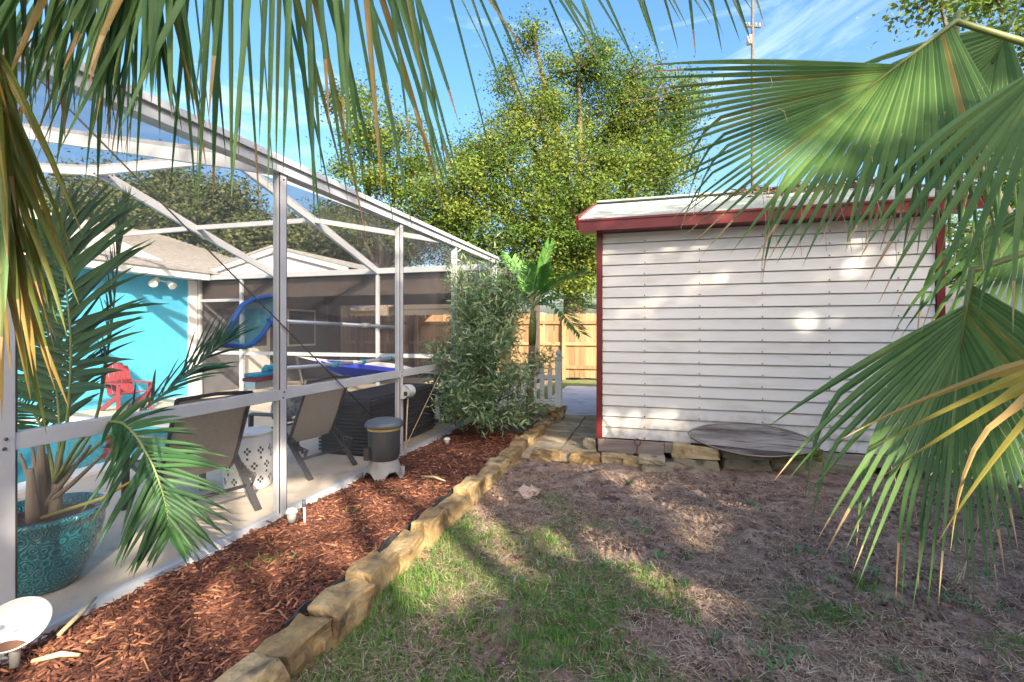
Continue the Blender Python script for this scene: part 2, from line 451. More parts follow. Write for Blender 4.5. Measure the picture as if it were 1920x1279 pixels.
# ================================================================== SETTING
CXW = -2.64       # pool cage wall plane
YE = 7.9          # pool cage end wall plane
HX = -9.3         # house wall plane
def axis(lo, hi, step, outer):
    a = np.arange(lo, hi + 1e-6, step)
    return np.concatenate([[lo - o for o in reversed(outer)], a, [hi + o for o in outer]])
xs = axis(-1.5, 3.3, .03, [.05, .4, 1, 1.08, 1.2, 2.5, 3.95, 6, 6.4, 10, 30, 120, 500])
ys = axis(0.6, 5.4, .03, [.2, .6, 1.2, 2, 2.6, 4, 5, 8, 14, 40, 150, 600])
GX, GY = np.meshgrid(xs, ys, indexing='ij')
inside = (GX > -1.5) & (GX < 3.2) & (GY > .5) & (GY < 5.5)
GZ = np.where(inside, (fbm(GX * 2.2, GY * 2.2, 4) - .5) * .07 + (fbm(GX * 14, GY * 14, 3) - .5) * .06, 0.0)
GZ = GZ + np.where(GX < -2.0, -.06, 0)
pool = (GX > -8.9) & (GX < -5.45) & (GY > -2.5) & (GY < 5.0)
GZ = np.where(pool, -2.4, GZ)
def ground_h(x, y):
    ins = (x > -1.5) & (x < 3.2) & (y > .5) & (y < 5.5)
    return np.where(ins, (fbm(x * 2.2, y * 2.2, 4) - .5) * .07 + (fbm(x * 14, y * 14, 3) - .5) * .06, 0.0)
mb = MB()
mb.v = [Vector(p) for p in np.stack([GX, GY, GZ], -1).reshape(-1, 3)]
nx, ny = GX.shape
for i in range(nx - 1):
    for j in range(ny - 1):
        mb.f.append((i * ny + j, (i + 1) * ny + j, (i + 1) * ny + j + 1, i * ny + j + 1))
mb.mi = [0] * len(mb.f); mb.sm = [True] * len(mb.f)
tag(mb.build('ground', 'dirt'), 'bare brown soil of the back yard', None, kind='structure')

# lawn beyond the gate
mat('lawn', (.07, .12, .03), (.13, .17, .05), (.20, .19, .09), scale=6, rough=.9, bump=.8, bscale=80)
g = MB(); g.box((-2.55, YE + .2, -.02), (3.05, 13.25, .006)); tag(g.build('lawn', 'lawn'), kind='structure')
g = MB(); g.box((-60, 13.6, -.02), (60, 80, .004)); tag(g.build('neighbour_lawn', 'lawn'), kind='structure')

# pool deck with a rounded pool
def rrect(x0, x1, y0, y1, r, n=8):
    o = []
    for cx, cy, a0 in ((x1 - r, y1 - r, 0), (x0 + r, y1 - r, 90), (x0 + r, y0 + r, 180), (x1 - r, y0 + r, 270)):
        for i in range(n + 1):
            a = R(a0 + 90 * i / n); o.append((cx + r * math.cos(a), cy + r * math.sin(a)))
    return o
hole = rrect(-8.9, -5.4, -2.6, 5.1, .9)
def ring_fill(name, outer, inner, z, matn):
    bm = bmesh.new(); E = []
    for loop in (outer, inner):
        vs = [bm.verts.new((x, y, z)) for x, y in loop]
        E += [bm.edges.new((vs[i], vs[(i + 1) % len(vs)])) for i in range(len(vs))]
    bmesh.ops.triangle_fill(bm, use_beauty=True, edges=E)
    bmesh.ops.recalc_face_normals(bm, faces=bm.faces[:])
    for f in bm.faces:
        if f.normal.z < 0: f.normal_flip()
    me = bpy.data.meshes.new(name); bm.to_mesh(me); bm.free(); me.materials.append(M[matn])
    return link_mesh(name, me)
deck = tag(ring_fill('pool_deck', [(HX, -5), (-2.60, -5), (-2.60, 12.4), (HX, 12.4)], hole, .02, 'concrete'), kind='structure')
g = MB(); g.box((-2.66, -5, -.08), (-2.594, 12.4, .017)); g.build('deck_edge', 'concrete', deck)
cop = MB()
inn = rrect(-8.92, -5.38, -2.62, 5.12, .9); o2 = rrect(-9.12, -5.12, -2.9, 5.38, 1.05)
k = len(inn)
for i in range(k):
    a, b = inn[i], inn[(i + 1) % k]; c, d = o2[(i + 1) % k], o2[i]
    cop.quad((*d, .045), (*c, .045), (*b, .045), (*a, .045)); cop.quad((*a, .045), (*b, .045), (*b, -.06), (*a, -.06)); cop.quad((*c, .045), (*d, .045), (*d, .015), (*c, .015))
cop.build('pool_coping', 'pool_coping', deck)
g = MB()
for i in range(k):
    a, b = hole[i], hole[(i + 1) % k]
    g.quad((*a, .018), (*b, .018), (*b, -1.3), (*a, -1.3))
g.v += [Vector((x, y, -1.3)) for x, y in hole]; g.f.append(tuple(range(len(g.v) - k, len(g.v)))); g.mi.append(0); g.sm.append(False)
tag(g.build('pool_basin', 'pool_plaster'), kind='structure')
g = MB(); g.v = [Vector((x, y, -.05)) for x, y in hole]; g.f = [tuple(range(k))]; g.mi = [0]; g.sm = [False]
tag(g.build('pool_water', 'water'), kind='structure')

# mulch bed soil
bx = np.arange(-2.59, -1.44, .04); by = np.arange(-3.0, 7.75, .05)
BX, BY = np.meshgrid(bx, by, indexing='ij')
def bed_h(x, y): return .03 + (fbm(x * 3, y * 3, 3) - .5) * .06 + .035 * np.clip(1 - abs(x + 2.0) / .6, 0, 1)
BZ = bed_h(BX, BY)
g = MB(); g.grid([[Vector((BX[i, j], BY[i, j], BZ[i, j])) for j in range(len(by))] for i in range(len(bx))])
g.f = [tuple(reversed(f)) for f in g.f]
tag(g.build('mulch_bed', 'bed_soil'), kind='structure')

# paver walkway (each paver a piece) and concrete path beyond the gate
g = MB(); g.box((-1.42, 4.98, -.03), (-.62, 7.62, .012)); walk = tag(g.build('paver_walkway', 'bed_soil'), kind='structure')
pm = MB().box((-.19, -.155, 0), (.19, .155, .05)).build('paver', 'paver', walk, bevel=.012)
pm.location = (-1.2, 5.2, .004)
first = True
for j in range(8):
    for i in range(2):
        x = -1.2 + i * .392; y = 5.15 + j * .322
        if first: o = pm; first = False
        else: o = pm.copy(); COL.objects.link(o)
        o.location = (x + random.uniform(-.008, .008), y + random.uniform(-.008, .008), .004 + random.uniform(-.006, .008))
        o.rotation_euler = (random.uniform(-.012, .012), random.uniform(-.012, .012), random.uniform(-.03, .03))
g = MB(); g.box((-2.0, 7.66, -.04), (-.75, 9.2, .035)); g.box((-2.0, 9.22, -.04), (-.9, 11.6, .033)); g.box((-.74, 7.66, -.04), (.0, 8.5, .034))
tag(g.build('concrete_path', 'path_concrete'), kind='structure')

# ================================================================== POOL CAGE
cage = thing('screen_enclosure', 'white aluminium pool cage with dark insect screens along the mulch bed', 'pool cage', (CXW, 4.6, 0))
PYS = [-1.8, -.2, 1.335, 2.91, 4.64, 6.14, YE]
ZE = 2.60
for y in PYS:
    p = MB().box((CXW - .034, y - .03, .02), (CXW + .034, y + .03, ZE - .06)).build('post', 'white_alu', cage, bevel=.004)
for x in (-4.94, -7.24, -8.12, -9.22):
    MB().box((x - .03, YE - .03, .02), (x + .03, YE + .03, ZE - .1)).build('post', 'white_alu', cage, bevel=.004)
# eave beam: deep box with a lip, bottom channel, chair rail
g = MB(); g.box((CXW - .05, -3, ZE - .06), (CXW + .05, YE + .05, ZE + .04)); g.box((CXW + .05, -3, ZE + .01), (CXW + .075, YE + .05, ZE + .04)); g.box((CXW - .12, -3, ZE + .041), (CXW + .06, YE + .05, ZE + .06))
g.build('eave_beam', 'white_alu', cage)
g = MB(); g.box((HX, YE - .045, ZE - .16), (CXW - .051, YE + .045, ZE - .06)); g.build('eave_beam', 'white_alu', cage)
for i in range(len(PYS) - 1):
    a, b = PYS[i] + .03, PYS[i + 1] - .03
    MB().box((CXW - .025, a, .885), (CXW + .028, b, .96)).build('chair_rail', 'white_alu', cage, bevel=.004)
    MB().box((CXW - .028, a, .022), (CXW + .03, b, .062)).build('bottom_rail', 'white_alu', cage)
    for (z0, z1) in ((.062, .885), (.96, ZE - .06)):
        g = MB(); g.quad((CXW, a, z0), (CXW, b, z0), (CXW, b, z1), (CXW, a, z1)); g.build('screen_panel', 'screen', cage)
        # dark spline groove round each panel
        x = CXW + .031
        MB().box((x - .004, a, z0), (x, a + .008, z1)).build('spline', 'cable', cage); MB().box((x - .004, b - .008, z0), (x, b, z1)).build('spline', 'cable', cage)
g = MB(); g.box((CXW + .032, -3, -.02), (-2.545, YE, .03)); g.build('sill', 'pool_coping', cage)
exs = [-9.22, -8.12, -7.24, -4.94, CXW]
for i in range(4):
    a, b = exs[i] + .03, exs[i + 1] - .034
    MB().box((a, YE - .025, .885), (b, YE + .025, .955)).build('chair_rail', 'white_alu', cage)
    if i == 0: MB().box((a, YE - .025, 1.98), (b, YE + .025, 2.04)).build('header_rail', 'white_alu', cage)
    for (z0, z1) in ((.03, .885), (.955, ZE - .16)):
        g = MB(); g.quad((a, YE, z0), (b, YE, z0), (b, YE, z1), (a, YE, z1)); g.build('screen_panel', 'screen', cage)
# roof frames
RF = {-.2: [(CXW, ZE), (-5.55, 3.21), (-7.5, 3.6), (HX, 3.85)], 1.335: [(CXW, ZE), (-5.55, 3.21), (-7.5, 3.6), (HX, 3.85)],
      2.91: [(CXW, ZE), (-5.55, 3.21), (-7.5, 3.6), (HX, 3.85)],
      4.64: [(CXW, ZE), (-4.94, 3.50), (-7.24, 3.55), (HX, 3.82)],
      6.14: [(CXW, ZE), (-4.94, 3.06), (-7.24, 3.08), (HX, 3.06)]}
for y, pl in RF.items():
    for i in range(3):
        (x0, z0), (x1, z1) = pl[i], pl[i + 1]
        MB().beam((x0, y, z0), (x1, y, z1), .05, .13 if y < 5 else .07).build('rafter', 'white_alu', cage)
for x, zt in ((-4.94, 3.50), (-7.24, 3.56)):
    MB().beam((x, YE, ZE - .12), (x, 6.14, 3.07 - .02), .055, .12).build('rafter', 'white_alu', cage)
    MB().beam((x, 6.14, 3.07 - .02), (x, 4.64, zt), .055, .12).build('rafter', 'white_alu', cage)
    g = MB(); g.box((x + .028, 4.56, zt - .1), (x + .034, 4.86, zt + .05))
    g.build('gusset_plate', 'white_alu', cage)
MB().beam((-5.55, -.2, 3.21), (-5.55, 2.91, 3.21), .05, .05).build('purlin', 'white_alu', cage)
MB().beam((-5.0, 2.91, 3.10), (-4.96, 4.64, 3.44), .05, .05).build('purlin', 'white_alu', cage)
def lerp_pl(pl, n=7):
    out = []
    for i in range(3):
        for k in range(2): out.append(Vector((pl[i][0] + (pl[i + 1][0] - pl[i][0]) * k / 2, 0, pl[i][1] + (pl[i + 1][1] - pl[i][1]) * k / 2)))
    out.append(Vector((pl[3][0], 0, pl[3][1]))); return out
ks = sorted(RF)
rows = [(y, lerp_pl(RF[y])) for y in ks] + [(YE, lerp_pl([(CXW, ZE), (-4.94, ZE - .1), (-7.24, ZE - .1), (HX, ZE - .1)]))]
for i in range(len(rows) - 1):
    for s in range(3):
        g = MB(); A, B = rows[i], rows[i + 1]
        g.grid([[Vector((q.x, A[0], q.z + .03)) for q in A[1][2 * s:2 * s + 3]], [Vector((q.x, B[0], q.z + .03)) for q in B[1][2 * s:2 * s + 3]]], sm=False)
        g.build('roof_screen_panel', 'roof_screen', cage)
# brace cables in the wall plane, both anchored at the foot of the same post
MB().tube([(CXW + .045, 1.42, 2.52), (CXW + .045, 4.6, .16)], .0045, 6).build('brace_cable', 'cable', cage)
MB().tube([(CXW + .045, 4.70, .12), (CXW + .045, 6.9, 1.9)], .0045, 6).build('brace_cable', 'rope', cage)

# ================================================================== HOUSE
house = thing('house', 'turquoise stucco house with white eaves and grey shingle roof beyond the pool', 'house', (HX, 2, 0))
MB().box((HX - .2, -6, 0), (HX, YE - .05, 2.5)).build('wall', 'turquoise', house)
MB().box((HX - .01, YE - .22, 0), (HX + .045, YE - .035, 2.42)).build('corner_board', 'white_paint', house)
g = MB(); e = HX + .42; zt = 2.56
g.beam((e, -6.2, 2.50), (e, YE - .08, 2.50), .03, .15); g.build('fascia', 'white_paint', house)
g = MB(); g.quad((HX, -6.2, 2.44), (e, -6.2, 2.44), (e, YE - .08, 2.44), (HX, YE - .08, 2.44)); g.build('soffit', 'white_paint', house)
rf = MB(); sl = math.tan(R(17))
rf.hexa([(e + .05, -6.2, zt), (e + .05, YE + 3, zt), (-14.5, YE + 3, zt + sl * (e + 14.5)), (-14.5, -6.2, zt + sl * (e + 14.5)),
         (e + .05, -6.2, zt + .05), (e + .05, YE + 3, zt + .05), (-14.5, YE + 3, zt + .05 + sl * (e + 14.5)), (-14.5, -6.2, zt + .05 + sl * (e + 14.5))])
roof = rf.build('roof', 'shingle', house)
# rows of shingle courses as thin laps
g = MB()
for i in range(1, 24):
    x = e + .05 - i * .22; z = zt + .055 + sl * (e + .05 - x)
    g.box((x - .012, -6.2, z - .01), (x + .012, YE + 3, z + .008))
tag(g.build('shingle_courses', 'shingle', roof), kind='stuff')
# gable above the covered patio
gy = YE + .12; pkx, pkz, lx, rx, bz = -7.42, 2.99, -9.25, -5.75, 2.56
def tri_prism(mbd, y0, y1, pts):
    k = len(mbd.v); mbd.v += [Vector((x, y0, z)) for x, z in pts] + [Vector((x, y1, z)) for x, z in pts]; n = len(pts)
    mbd.f.append(tuple(k + i for i in range(n))); mbd.f.append(tuple(k + n + i for i in reversed(range(n))))
    for i in range(n): mbd.f.append((k + i, k + n + i, k + n + (i + 1) % n, k + (i + 1) % n))
    mbd.mi += [mbd.cur] * (n + 2); mbd.sm += [False] * (n + 2)
g = MB(); tri_prism(g, gy + .02, gy + .1, [(lx, bz), (rx, bz), (pkx, pkz - .02)]); g.build('gable_wall', 'white_paint', house)
g = MB(); g.beam((lx - .05, gy - .02, bz + .02), (pkx, gy - .02, pkz + .03), .05, .11); g.beam((pkx, gy - .02, pkz + .03), (rx + .1, gy - .02, bz + .01), .05, .11); g.build('rake_board', 'white_paint', house)
g = MB(); tri_prism(g, gy - .06, gy + 5.5, [(lx - .08, bz + .05), (pkx, pkz + .08), (rx + .15, bz + .04), (rx + .15, bz + .08), (pkx, pkz + .13), (lx - .08, bz + .1)]); g.build('gable_roof', 'shingle', house)
# covered patio behind the end wall
g = MB(); g.box((HX, YE + .06, 2.46), (-2.75, 12.2, 2.54)); g.build('patio_roof', 'dark_wood', house)
g = MB(); g.box((HX + .01, YE + .1, 2.06), (-2.8, YE + .22, 2.455)); g.build('header_beam', 'dark_wood', house)
g = MB(); g.box((HX + .01, 12.0, 2.1), (-2.8, 12.15, 2.455)); g.build('header_beam', 'dark_wood', house)
for x, y, w in ((-9.0, 12.07, .32), (-6.9, 12.07, .16), (-2.9, 12.07, .16), (-2.95, YE + .3, .13)):
    MB().box((x - w / 2, y - .08, .02), (x + w / 2, y + .08, 2.1)).build('patio_post', 'dark_wood', house, bevel=.008)
g = MB(); g.box((HX - .2, YE + .0, 0), (HX - .02, 12.2, 2.45)); g.build('patio_wall', 'grey_wall', house)
# a door and a window in the patio side wall
g = MB(); g.box((HX - .02, 9.0, .1), (HX + .02, 9.9, 2.05)); d_ = g.build('door', 'white_paint', house)
g = MB(); g.box((HX + .02, 9.12, 1.0), (HX + .03, 9.78, 1.9)); g.build('pane', 'lid_plastic', d_)
g = MB(); g.box((HX - .02, 10.5, .95), (HX + .02, 11.6, 1.95)); w_ = g.build('window', 'white_paint', house)
g = MB(); g.box((HX + .02, 10.56, 1.0), (HX + .03, 11.54, 1.9)); g.build('pane', 'lid_plastic', w_)
# rolled-up shade tube under the header
MB().tube([(HX + .15, YE + .3, 2.22), (-8.2, YE + .3, 2.16)], .07, 12).build('rolled_shade', 'grey_box', house)
# twin flood lights under the eave
fl = thing('flood_light', 'twin white flood lamps under the eave on the turquoise wall', 'lamp', (HX + .02, 7.0, 2.36))
MB().tube([(HX - .0, 7.0, 2.36), (HX + .05, 7.0, 2.36)], .06, 12).build('base_plate', 'white_paint', fl)
for s in (-1, 1):
    a = Vector((HX + .05, 7.0 + .04 * s, 2.36)); b = a + Vector((.1, .1 * s, -.03)); d = Vector((.75, .35 * s - .3, -.5)).normalized()
    MB().tube([a, b], .015, 8).build('arm', 'white_paint', fl)
    h_ = MB().tube([b, b + d * .05, b + d * .15], [.035, .05, .075], 14).build('lamp_head', 'white_paint', fl)
    MB().tube([b + d * .151, b + d * .158], .066, 14).build('lens', 'clear_lens', h_)

# neighbour's house seen through the patio
nb = thing('neighbour_house', 'pinkish tan house with brown roof beyond the wooden fence', 'house', (-10.5, 27, 0))
MB().box((-19, 25.0, 0), (-7.2, 33, 2.55)).build('wall', 'tan_wall', nb)
g = MB(); g.hexa([(-19.5, 24.4, 2.5), (-6.8, 24.4, 2.5), (-8.5, 29, 3.75), (-17.5, 29, 3.75), (-19.5, 24.4, 2.62), (-6.8, 24.4, 2.62), (-8.5, 29, 3.9), (-17.5, 29, 3.9)]); g.build('roof', 'tan_roof', nb)
g = MB(); tri_prism(g, 23.2, 27, [(-13.6, 2.5), (-8.9, 2.5), (-11.2, 3.45)]); g.build('gable_wall', 'tan_wall', nb)
g = MB(); tri_prism(g, 23.0, 27.4, [(-14.0, 2.45), (-11.2, 3.52), (-8.5, 2.45), (-8.5, 2.55), (-11.2, 3.64), (-14.0, 2.55)]); g.build('gable_roof', 'tan_roof', nb)
MB().box((-13.2, 23.25, 0), (-9.2, 25, 2.48)).build('wall', 'tan_wall', nb)
w_ = MB().box((-11.9, 23.2, 1.0), (-10.5, 23.26, 2.1)).build('window', 'white_paint', nb)
MB().box((-11.8, 23.17, 1.08), (-10.6, 23.2, 2.02)).build('pane', 'lid_plastic', w_)

# ================================================================== FENCES
def board_fence(name, label, x0, x1, y, z1=1.82, pitch=.146, matn='fence_wood'):
    f = thing(name, label, 'fence', ((x0 + x1) / 2, y, 0))
    me = MB().hexa and MB()
    me.hexa([(-.068, -.011, .05), (.068, -.011, .05), (.068, .011, .05), (-.068, .011, .05), (-.068, -.011, z1), (.068, -.011, z1), (.068, .011, z1), (-.068, .011, z1)])
    k = len(me.v); me.v += [Vector((-.045, -.0105, z1 + .03)), Vector((.045, -.0105, z1 + .03)), Vector((.045, .0105, z1 + .03)), Vector((-.045, .0105, z1 + .03))]
    for q in ((4, 5, 9, 8), (5, 6, 10, 9), (6, 7, 11, 10), (7, 4, 8, 11), (8, 9, 10, 11)): me.f.append(q); me.mi.append(0); me.sm.append(False)
    mesh = me.mesh('board', matn)
    n = int((x1 - x0) / pitch)
    for i in range(n):
        o = link_mesh('board', mesh, f)
        o.location = Vector((x0 + (i + .5) * pitch, y + random.uniform(-.004, .004), random.uniform(-.012, .012))) - Vector(f.location)
        o.rotation_euler = (0, random.uniform(-.008, .008), random.uniform(-.02, .02))
    for z in (.35, 1.0, 1.6):
        MB().box((x0, y - .062, z - .045), (x1, y - .016, z + .045)).build('rail', matn, f)
    x = x0 + .1
    while x < x1:
        MB().box((x - .045, y - .15, 0), (x + .045, y - .063, z1 - .02)).build('post', matn, f)
        x += 2.1
    return f
board_fence('wooden_fence', 'orange brown board privacy fence behind the white picket gate', -4.6, 3.2, 13.4)
board_fence('wooden_fence', 'weathered board privacy fence seen through the covered patio', -15.5, -4.62, 13.45, matn='fence_wood')

# white picket fence with a ball-topped gate post
pk = thing('picket_fence', 'low white picket fence with ball topped end post behind the bush', 'fence', (-2.0, 7.72, 0))
g = MB(); px_, py_ = -1.475, 7.70
g.box((px_ - .05, py_ - .05, 0), (px_ + .05, py_ + .05, .93)); g.box((px_ - .065, py_ - .065, .93), (px_ + .065, py_ + .065, .955)); po = g.build('gate_post', 'white_paint', pk, bevel=.004)
MB().lathe([(.0, .955), (.03, .957), (.025, .97), (.05, .995), (.055, 1.02), (.04, 1.05), (.012, 1.075), (0, 1.08)], (px_, py_, 0), 16).build('finial', 'white_paint', pk)
for i in range(7):
    x = -1.62 - i * .13; z1 = .78 + .05 * math.sin(i * .9)
    g = MB(); g.hexa([(x - .035, 7.69, .06), (x + .035, 7.69, .06), (x + .035, 7.71, .06), (x - .035, 7.71, .06), (x - .035, 7.69, z1), (x + .035, 7.69, z1), (x + .035, 7.71, z1), (x - .035, 7.71, z1)])
    tri_prism(g, 7.69, 7.71, [(x - .035, z1 + .001), (x + .035, z1 + .001), (x, z1 + .06)]); g.build('picket', 'white_paint', pk)
for z in (.22, .62): MB().box((-2.58, 7.711, z - .035), (-1.525, 7.745, z + .035)).build('rail', 'white_paint', pk)

# vinyl fence at the right
vf = thing('vinyl_fence', 'smooth white vinyl privacy fence at the right edge of the yard', 'fence', (3.15, 4, 0))
y = -4.0
while y < 13:
    for k in range(8):
        yy = y + .12 + k * .21
        MB().box((3.12, yy + .004, .12), (3.16, yy + .206, 1.72)).build('board', 'vinyl', vf)
    MB().box((3.105, y + .06, .05), (3.175, y + 1.82, .12)).build('rail', 'vinyl', vf); MB().box((3.105, y + .06, 1.72), (3.175, y + 1.82, 1.85)).build('rail', 'vinyl', vf)
    g = MB(); g.box((3.08, y - .06, 0), (3.2, y + .06, 1.92)); g.box((3.07, y - .07, 1.92), (3.21, y + .07, 1.94)); g.build('post', 'vinyl', vf, bevel=.006)
    y += 1.88

# ================================================================== SHED
shed = thing('garden_shed', 'off white metal garden shed with dark red trim and ribbed roof', 'shed', (1.0, 7, 0))
SX0, SX1, SY0, SY1, SZ0, SZ1 = -.61, 2.60, 5.43, 8.75, .19, 2.47
MB().box((SX0 + .06, SY0 + .03, SZ0), (SX1 - .06, SY1, SZ1)).build('core_wall', 'siding', shed)
nr = 19; hh = (SZ1 - SZ0) / nr
sm_ = MB(); w0, w1 = SX0 + .066, SX1 - .066
# lap profile: face leans out to the bottom edge, then a return under it
for i in range(nr):
    z0 = SZ0 + i * hh; z1 = z0 + hh
    g = MB(); ya = SY0 - .001; yb = SY0 + .013
    g.quad((w0, ya, z0 + .009), (w1, ya, z0 + .009), (w1, yb, z1 - .002), (w0, yb, z1 - .002))
    g.quad((w0, SY0 + .022, z0 + .004), (w1, SY0 + .022, z0 + .004), (w1, ya, z0 + .009), (w0, ya, z0 + .009))
    g.quad((w0, SY0 + .024, z1 - .002), (w0, SY0 + .024, z0 + .004), (w0, ya, z0 + .012), (w0, yb, z1 - .002))
    g.quad((w1, SY0 + .024, z0 + .004), (w1, SY0 + .024, z1 - .002), (w1, yb, z1 - .002), (w1, ya, z0 + .012))
    g.build('siding_panel', 'siding', shed)
sm_ = MB().lathe([(0, .006), (.006, .005), (.008, 0)], (0, 0, 0), 6).mesh('screw', 'cable')
for i in range(nr):
    for x in (SX0 + .52, SX0 + 1.08, SX0 + 1.68, SX0 + 2.28, SX0 + 2.85):
        o = link_mesh('screw', sm_, shed); o.location = Vector((x + random.uniform(-.004, .004), SY0 + .0005, SZ0 + i * hh + .022)) - Vector(shed.location); o.rotation_euler = (R(90), 0, 0)
for x in (SX0, SX1 - .06):
    g = MB(); g.box((x, SY0 - .02, SZ0 - .01), (x + .064, SY0 + .05, SZ1 + .0)); g.build('corner_post', 'red_metal', shed, bevel=.004)
for s, x in ((1, SX0 + .03), (1, SX1 - .03)):
    for z in (.4, 1.2, 1.9, 2.35):
        o = link_mesh('screw', sm_, shed); o.location = Vector((x, SY0 - .02, z)) - Vector(shed.location); o.rotation_euler = (R(90), 0, 0)
# roof
ex0, ex1 = SX0 - .17, SX1 + .18; ey = SY0 - .20; ry = 7.09; ez = 2.60; rz_ = 3.22; by_ = SY1 + .2
def roof_sheet(y0, z0, y1, z1, name):
    # lap panels running along the ridge, each a piece of its own
    n = 11
    for i in range(n):
        a, b = i / n, (i + 1) / n
        g = MB(); ya, za = y0 + (y1 - y0) * a, z0 + (z1 - z0) * a; yb, zb = y0 + (y1 - y0) * b, z0 + (z1 - z0) * b
        g.quad((ex0, ya, za + .016), (ex1, ya, za + .016), (ex1, yb, zb), (ex0, yb, zb)); g.quad((ex0, ya, za - .004), (ex1, ya, za - .004), (ex1, ya, za + .016), (ex0, ya, za + .016))
        g.build(name, 'roof_metal', shed)
        for x in (SX0 + .52, SX0 + 1.68, SX0 + 2.85):
            if y0 < y1: o = link_mesh('screw', sm_, shed); o.location = Vector((x, ya + .03, za + .02)) - Vector(shed.location)
roof_sheet(ey, ez, ry, rz_, 'roof_sheet'); roof_sheet(by_, ez, ry, rz_, 'roof_sheet')
g = MB(); g.box((ex0, ey - .02, ez - .13), (ex1, ey + .01, ez - .012)); g.box((ex0, ey - .032, ez - .03), (ex1, ey - .021, ez - .008)); g.box((ex0, ey - .032, ez - .135), (ex1, ey - .021, ez - .115)); g.build('fascia', 'red_metal', shed)
g = MB(); g.quad((ex0 + .01, ey + .01, ez - .125), (ex1 - .01, ey + .01, ez - .125), (ex1 - .01, SY0 + .03, ez - .125), (ex0 + .01, SY0 + .03, ez - .125)); g.build('soffit', 'red_metal', shed)
for x in (ex0 - .012, ex1 + .012):
    g = MB(); g.beam((x, ey - .02, ez - .045), (x, ry, rz_ - .045), .03, .15); g.beam((x, ry, rz_ - .045), (x, by_, ez - .045), .03, .15); g.build('gable_trim', 'red_metal', shed)
g = MB(); g.beam((ex0, ry - .06, rz_ + .02), (ex1, ry - .06, rz_ + .02), .14, .02); g.build('ridge_cap', 'roof_metal', shed)
for x in (SX0 + .07, SX1 - .07): g = MB(); g.v += [Vector((x, SY0 + .05, SZ1)), Vector((x, SY1, SZ1)), Vector((x, ry, rz_ - .05))]; g.f.append((len(g.v) - 3, len(g.v) - 2, len(g.v) - 1)); g.mi.append(0); g.sm.append(False); g.build('gable_panel', 'siding', shed)
# timber skid under the front
MB().box((SX0 + .02, SY0 - .035, .045), (SX0 + .72, SY0 + .02, .183)).build('skid_board', 'skid_wood', shed, bevel=.006)
MB().box((SX0 + .723, SY0 - .02, .075), (SX1 - .02, SY0 + .02, .183)).build('skid_board', 'skid_wood', shed, bevel=.006)
MB().box((SX0 + .1, SY0 + .3, 0), (SX1 - .1, SY0 + .4, .185)).build('floor_joist', 'dark_wood', shed)
MB().box((SX0 + .1, SY1 - .4, 0), (SX1 - .1, SY1 - .3, .185)).build('floor_joist', 'dark_wood', shed)

for y in PYS[2:]:
    for z in (.90, .94, .035, 2.50):
        o = link_mesh('rivet', sm_, cage); o.location = Vector((CXW + .034, y + random.uniform(-.008, .008), z)) - Vector(cage.location); o.rotation_euler = (0, R(90), 0)
for x in (-4.94, -7.24):
    for k in range(6):
        o = link_mesh('rivet', sm_, cage); o.location = Vector((x + .035, 4.6 + .045 * k, 3.5 + .04 * (k % 2))) - Vector(cage.location); o.rotation_euler = (0, R(90), 0); o.scale = (1.6, 1.6, 1.6)

# ================================================================== STONES
def stone_mesh(name, lx, ly, lz, matn, seed, jag=.012, face=0.0):
    """a chipped rectangular stone, base at z=0"""
    r = np.random.default_rng(seed)
    bm = bmesh.new(); bmesh.ops.create_cube(bm, size=1)
    bmesh.ops.bevel(bm, geom=bm.edges[:], offset=.055, segments=2, affect='EDGES', profile=.5)
    bmesh.ops.subdivide_edges(bm, edges=[e for e in bm.edges if e.calc_length() > .3], cuts=3, use_grid_fill=True)
    ox, oy = r.random(2) * 50
    tp = r.uniform(.84, .98); sx = r.uniform(-.05, .05); sy = r.uniform(-.06, .06)
    for v in bm.verts:
        x, y, z = v.co
        k = 1 - (1 - tp) * (z + .5)
        x2 = x * lx * k + sx * lz * (z + .5); y2 = y * ly * k + sy * lz * (z + .5)
        nn = lambda a, b: float(fbm(np.array(a), np.array(b), 3)) - .5
        x2 += nn(y * 3 + ox, z * 3 + oy) * jag * 2.6; y2 += nn(x * 4 + oy, z * 3 + ox) * jag * 2.6
        z2 = (z + .5) * lz + nn(x * 3 + ox, y * 3 + oy) * jag * 2.4 * (z > -.3)
        if face and y < 0: y2 -= face * (1 - abs(x * 2) ** 2)
        v.co = (x2, y2, z2)
    me = bpy.data.meshes.new(name); bm.to_mesh(me); bm.free(); me.materials.append(M[matn])
    return me
bnd = [1.25, 1.545, 1.83, 2.12, 2.42, 2.775, 3.14, 3.53, 3.93, 4.30, 4.68, 5.06, 5.44, 5.82, 6.2, 6.58, 6.96]
for i in range(len(bnd) - 1):
    y0, y1 = bnd[i], bnd[i + 1]
    me = stone_mesh('edging_stone', (y1 - y0) * .985, .17 + random.uniform(-.015, .015), .15 + random.uniform(-.015, .02), 'edging', 100 + i, .018)
    o = link_mesh('edging_stone', me); o.location = (-1.44 + random.uniform(-.015, .015), (y0 + y1) / 2, -.02)
    o.rotation_euler = (random.uniform(-.04, .04), random.uniform(-.04, .04), R(90 + random.uniform(-6, 3)))
    tag(o, 'tan split edging stone, %s from the front in the row beside the mulch' % ORD[i], 'stone', 'edging stones along the mulch bed')
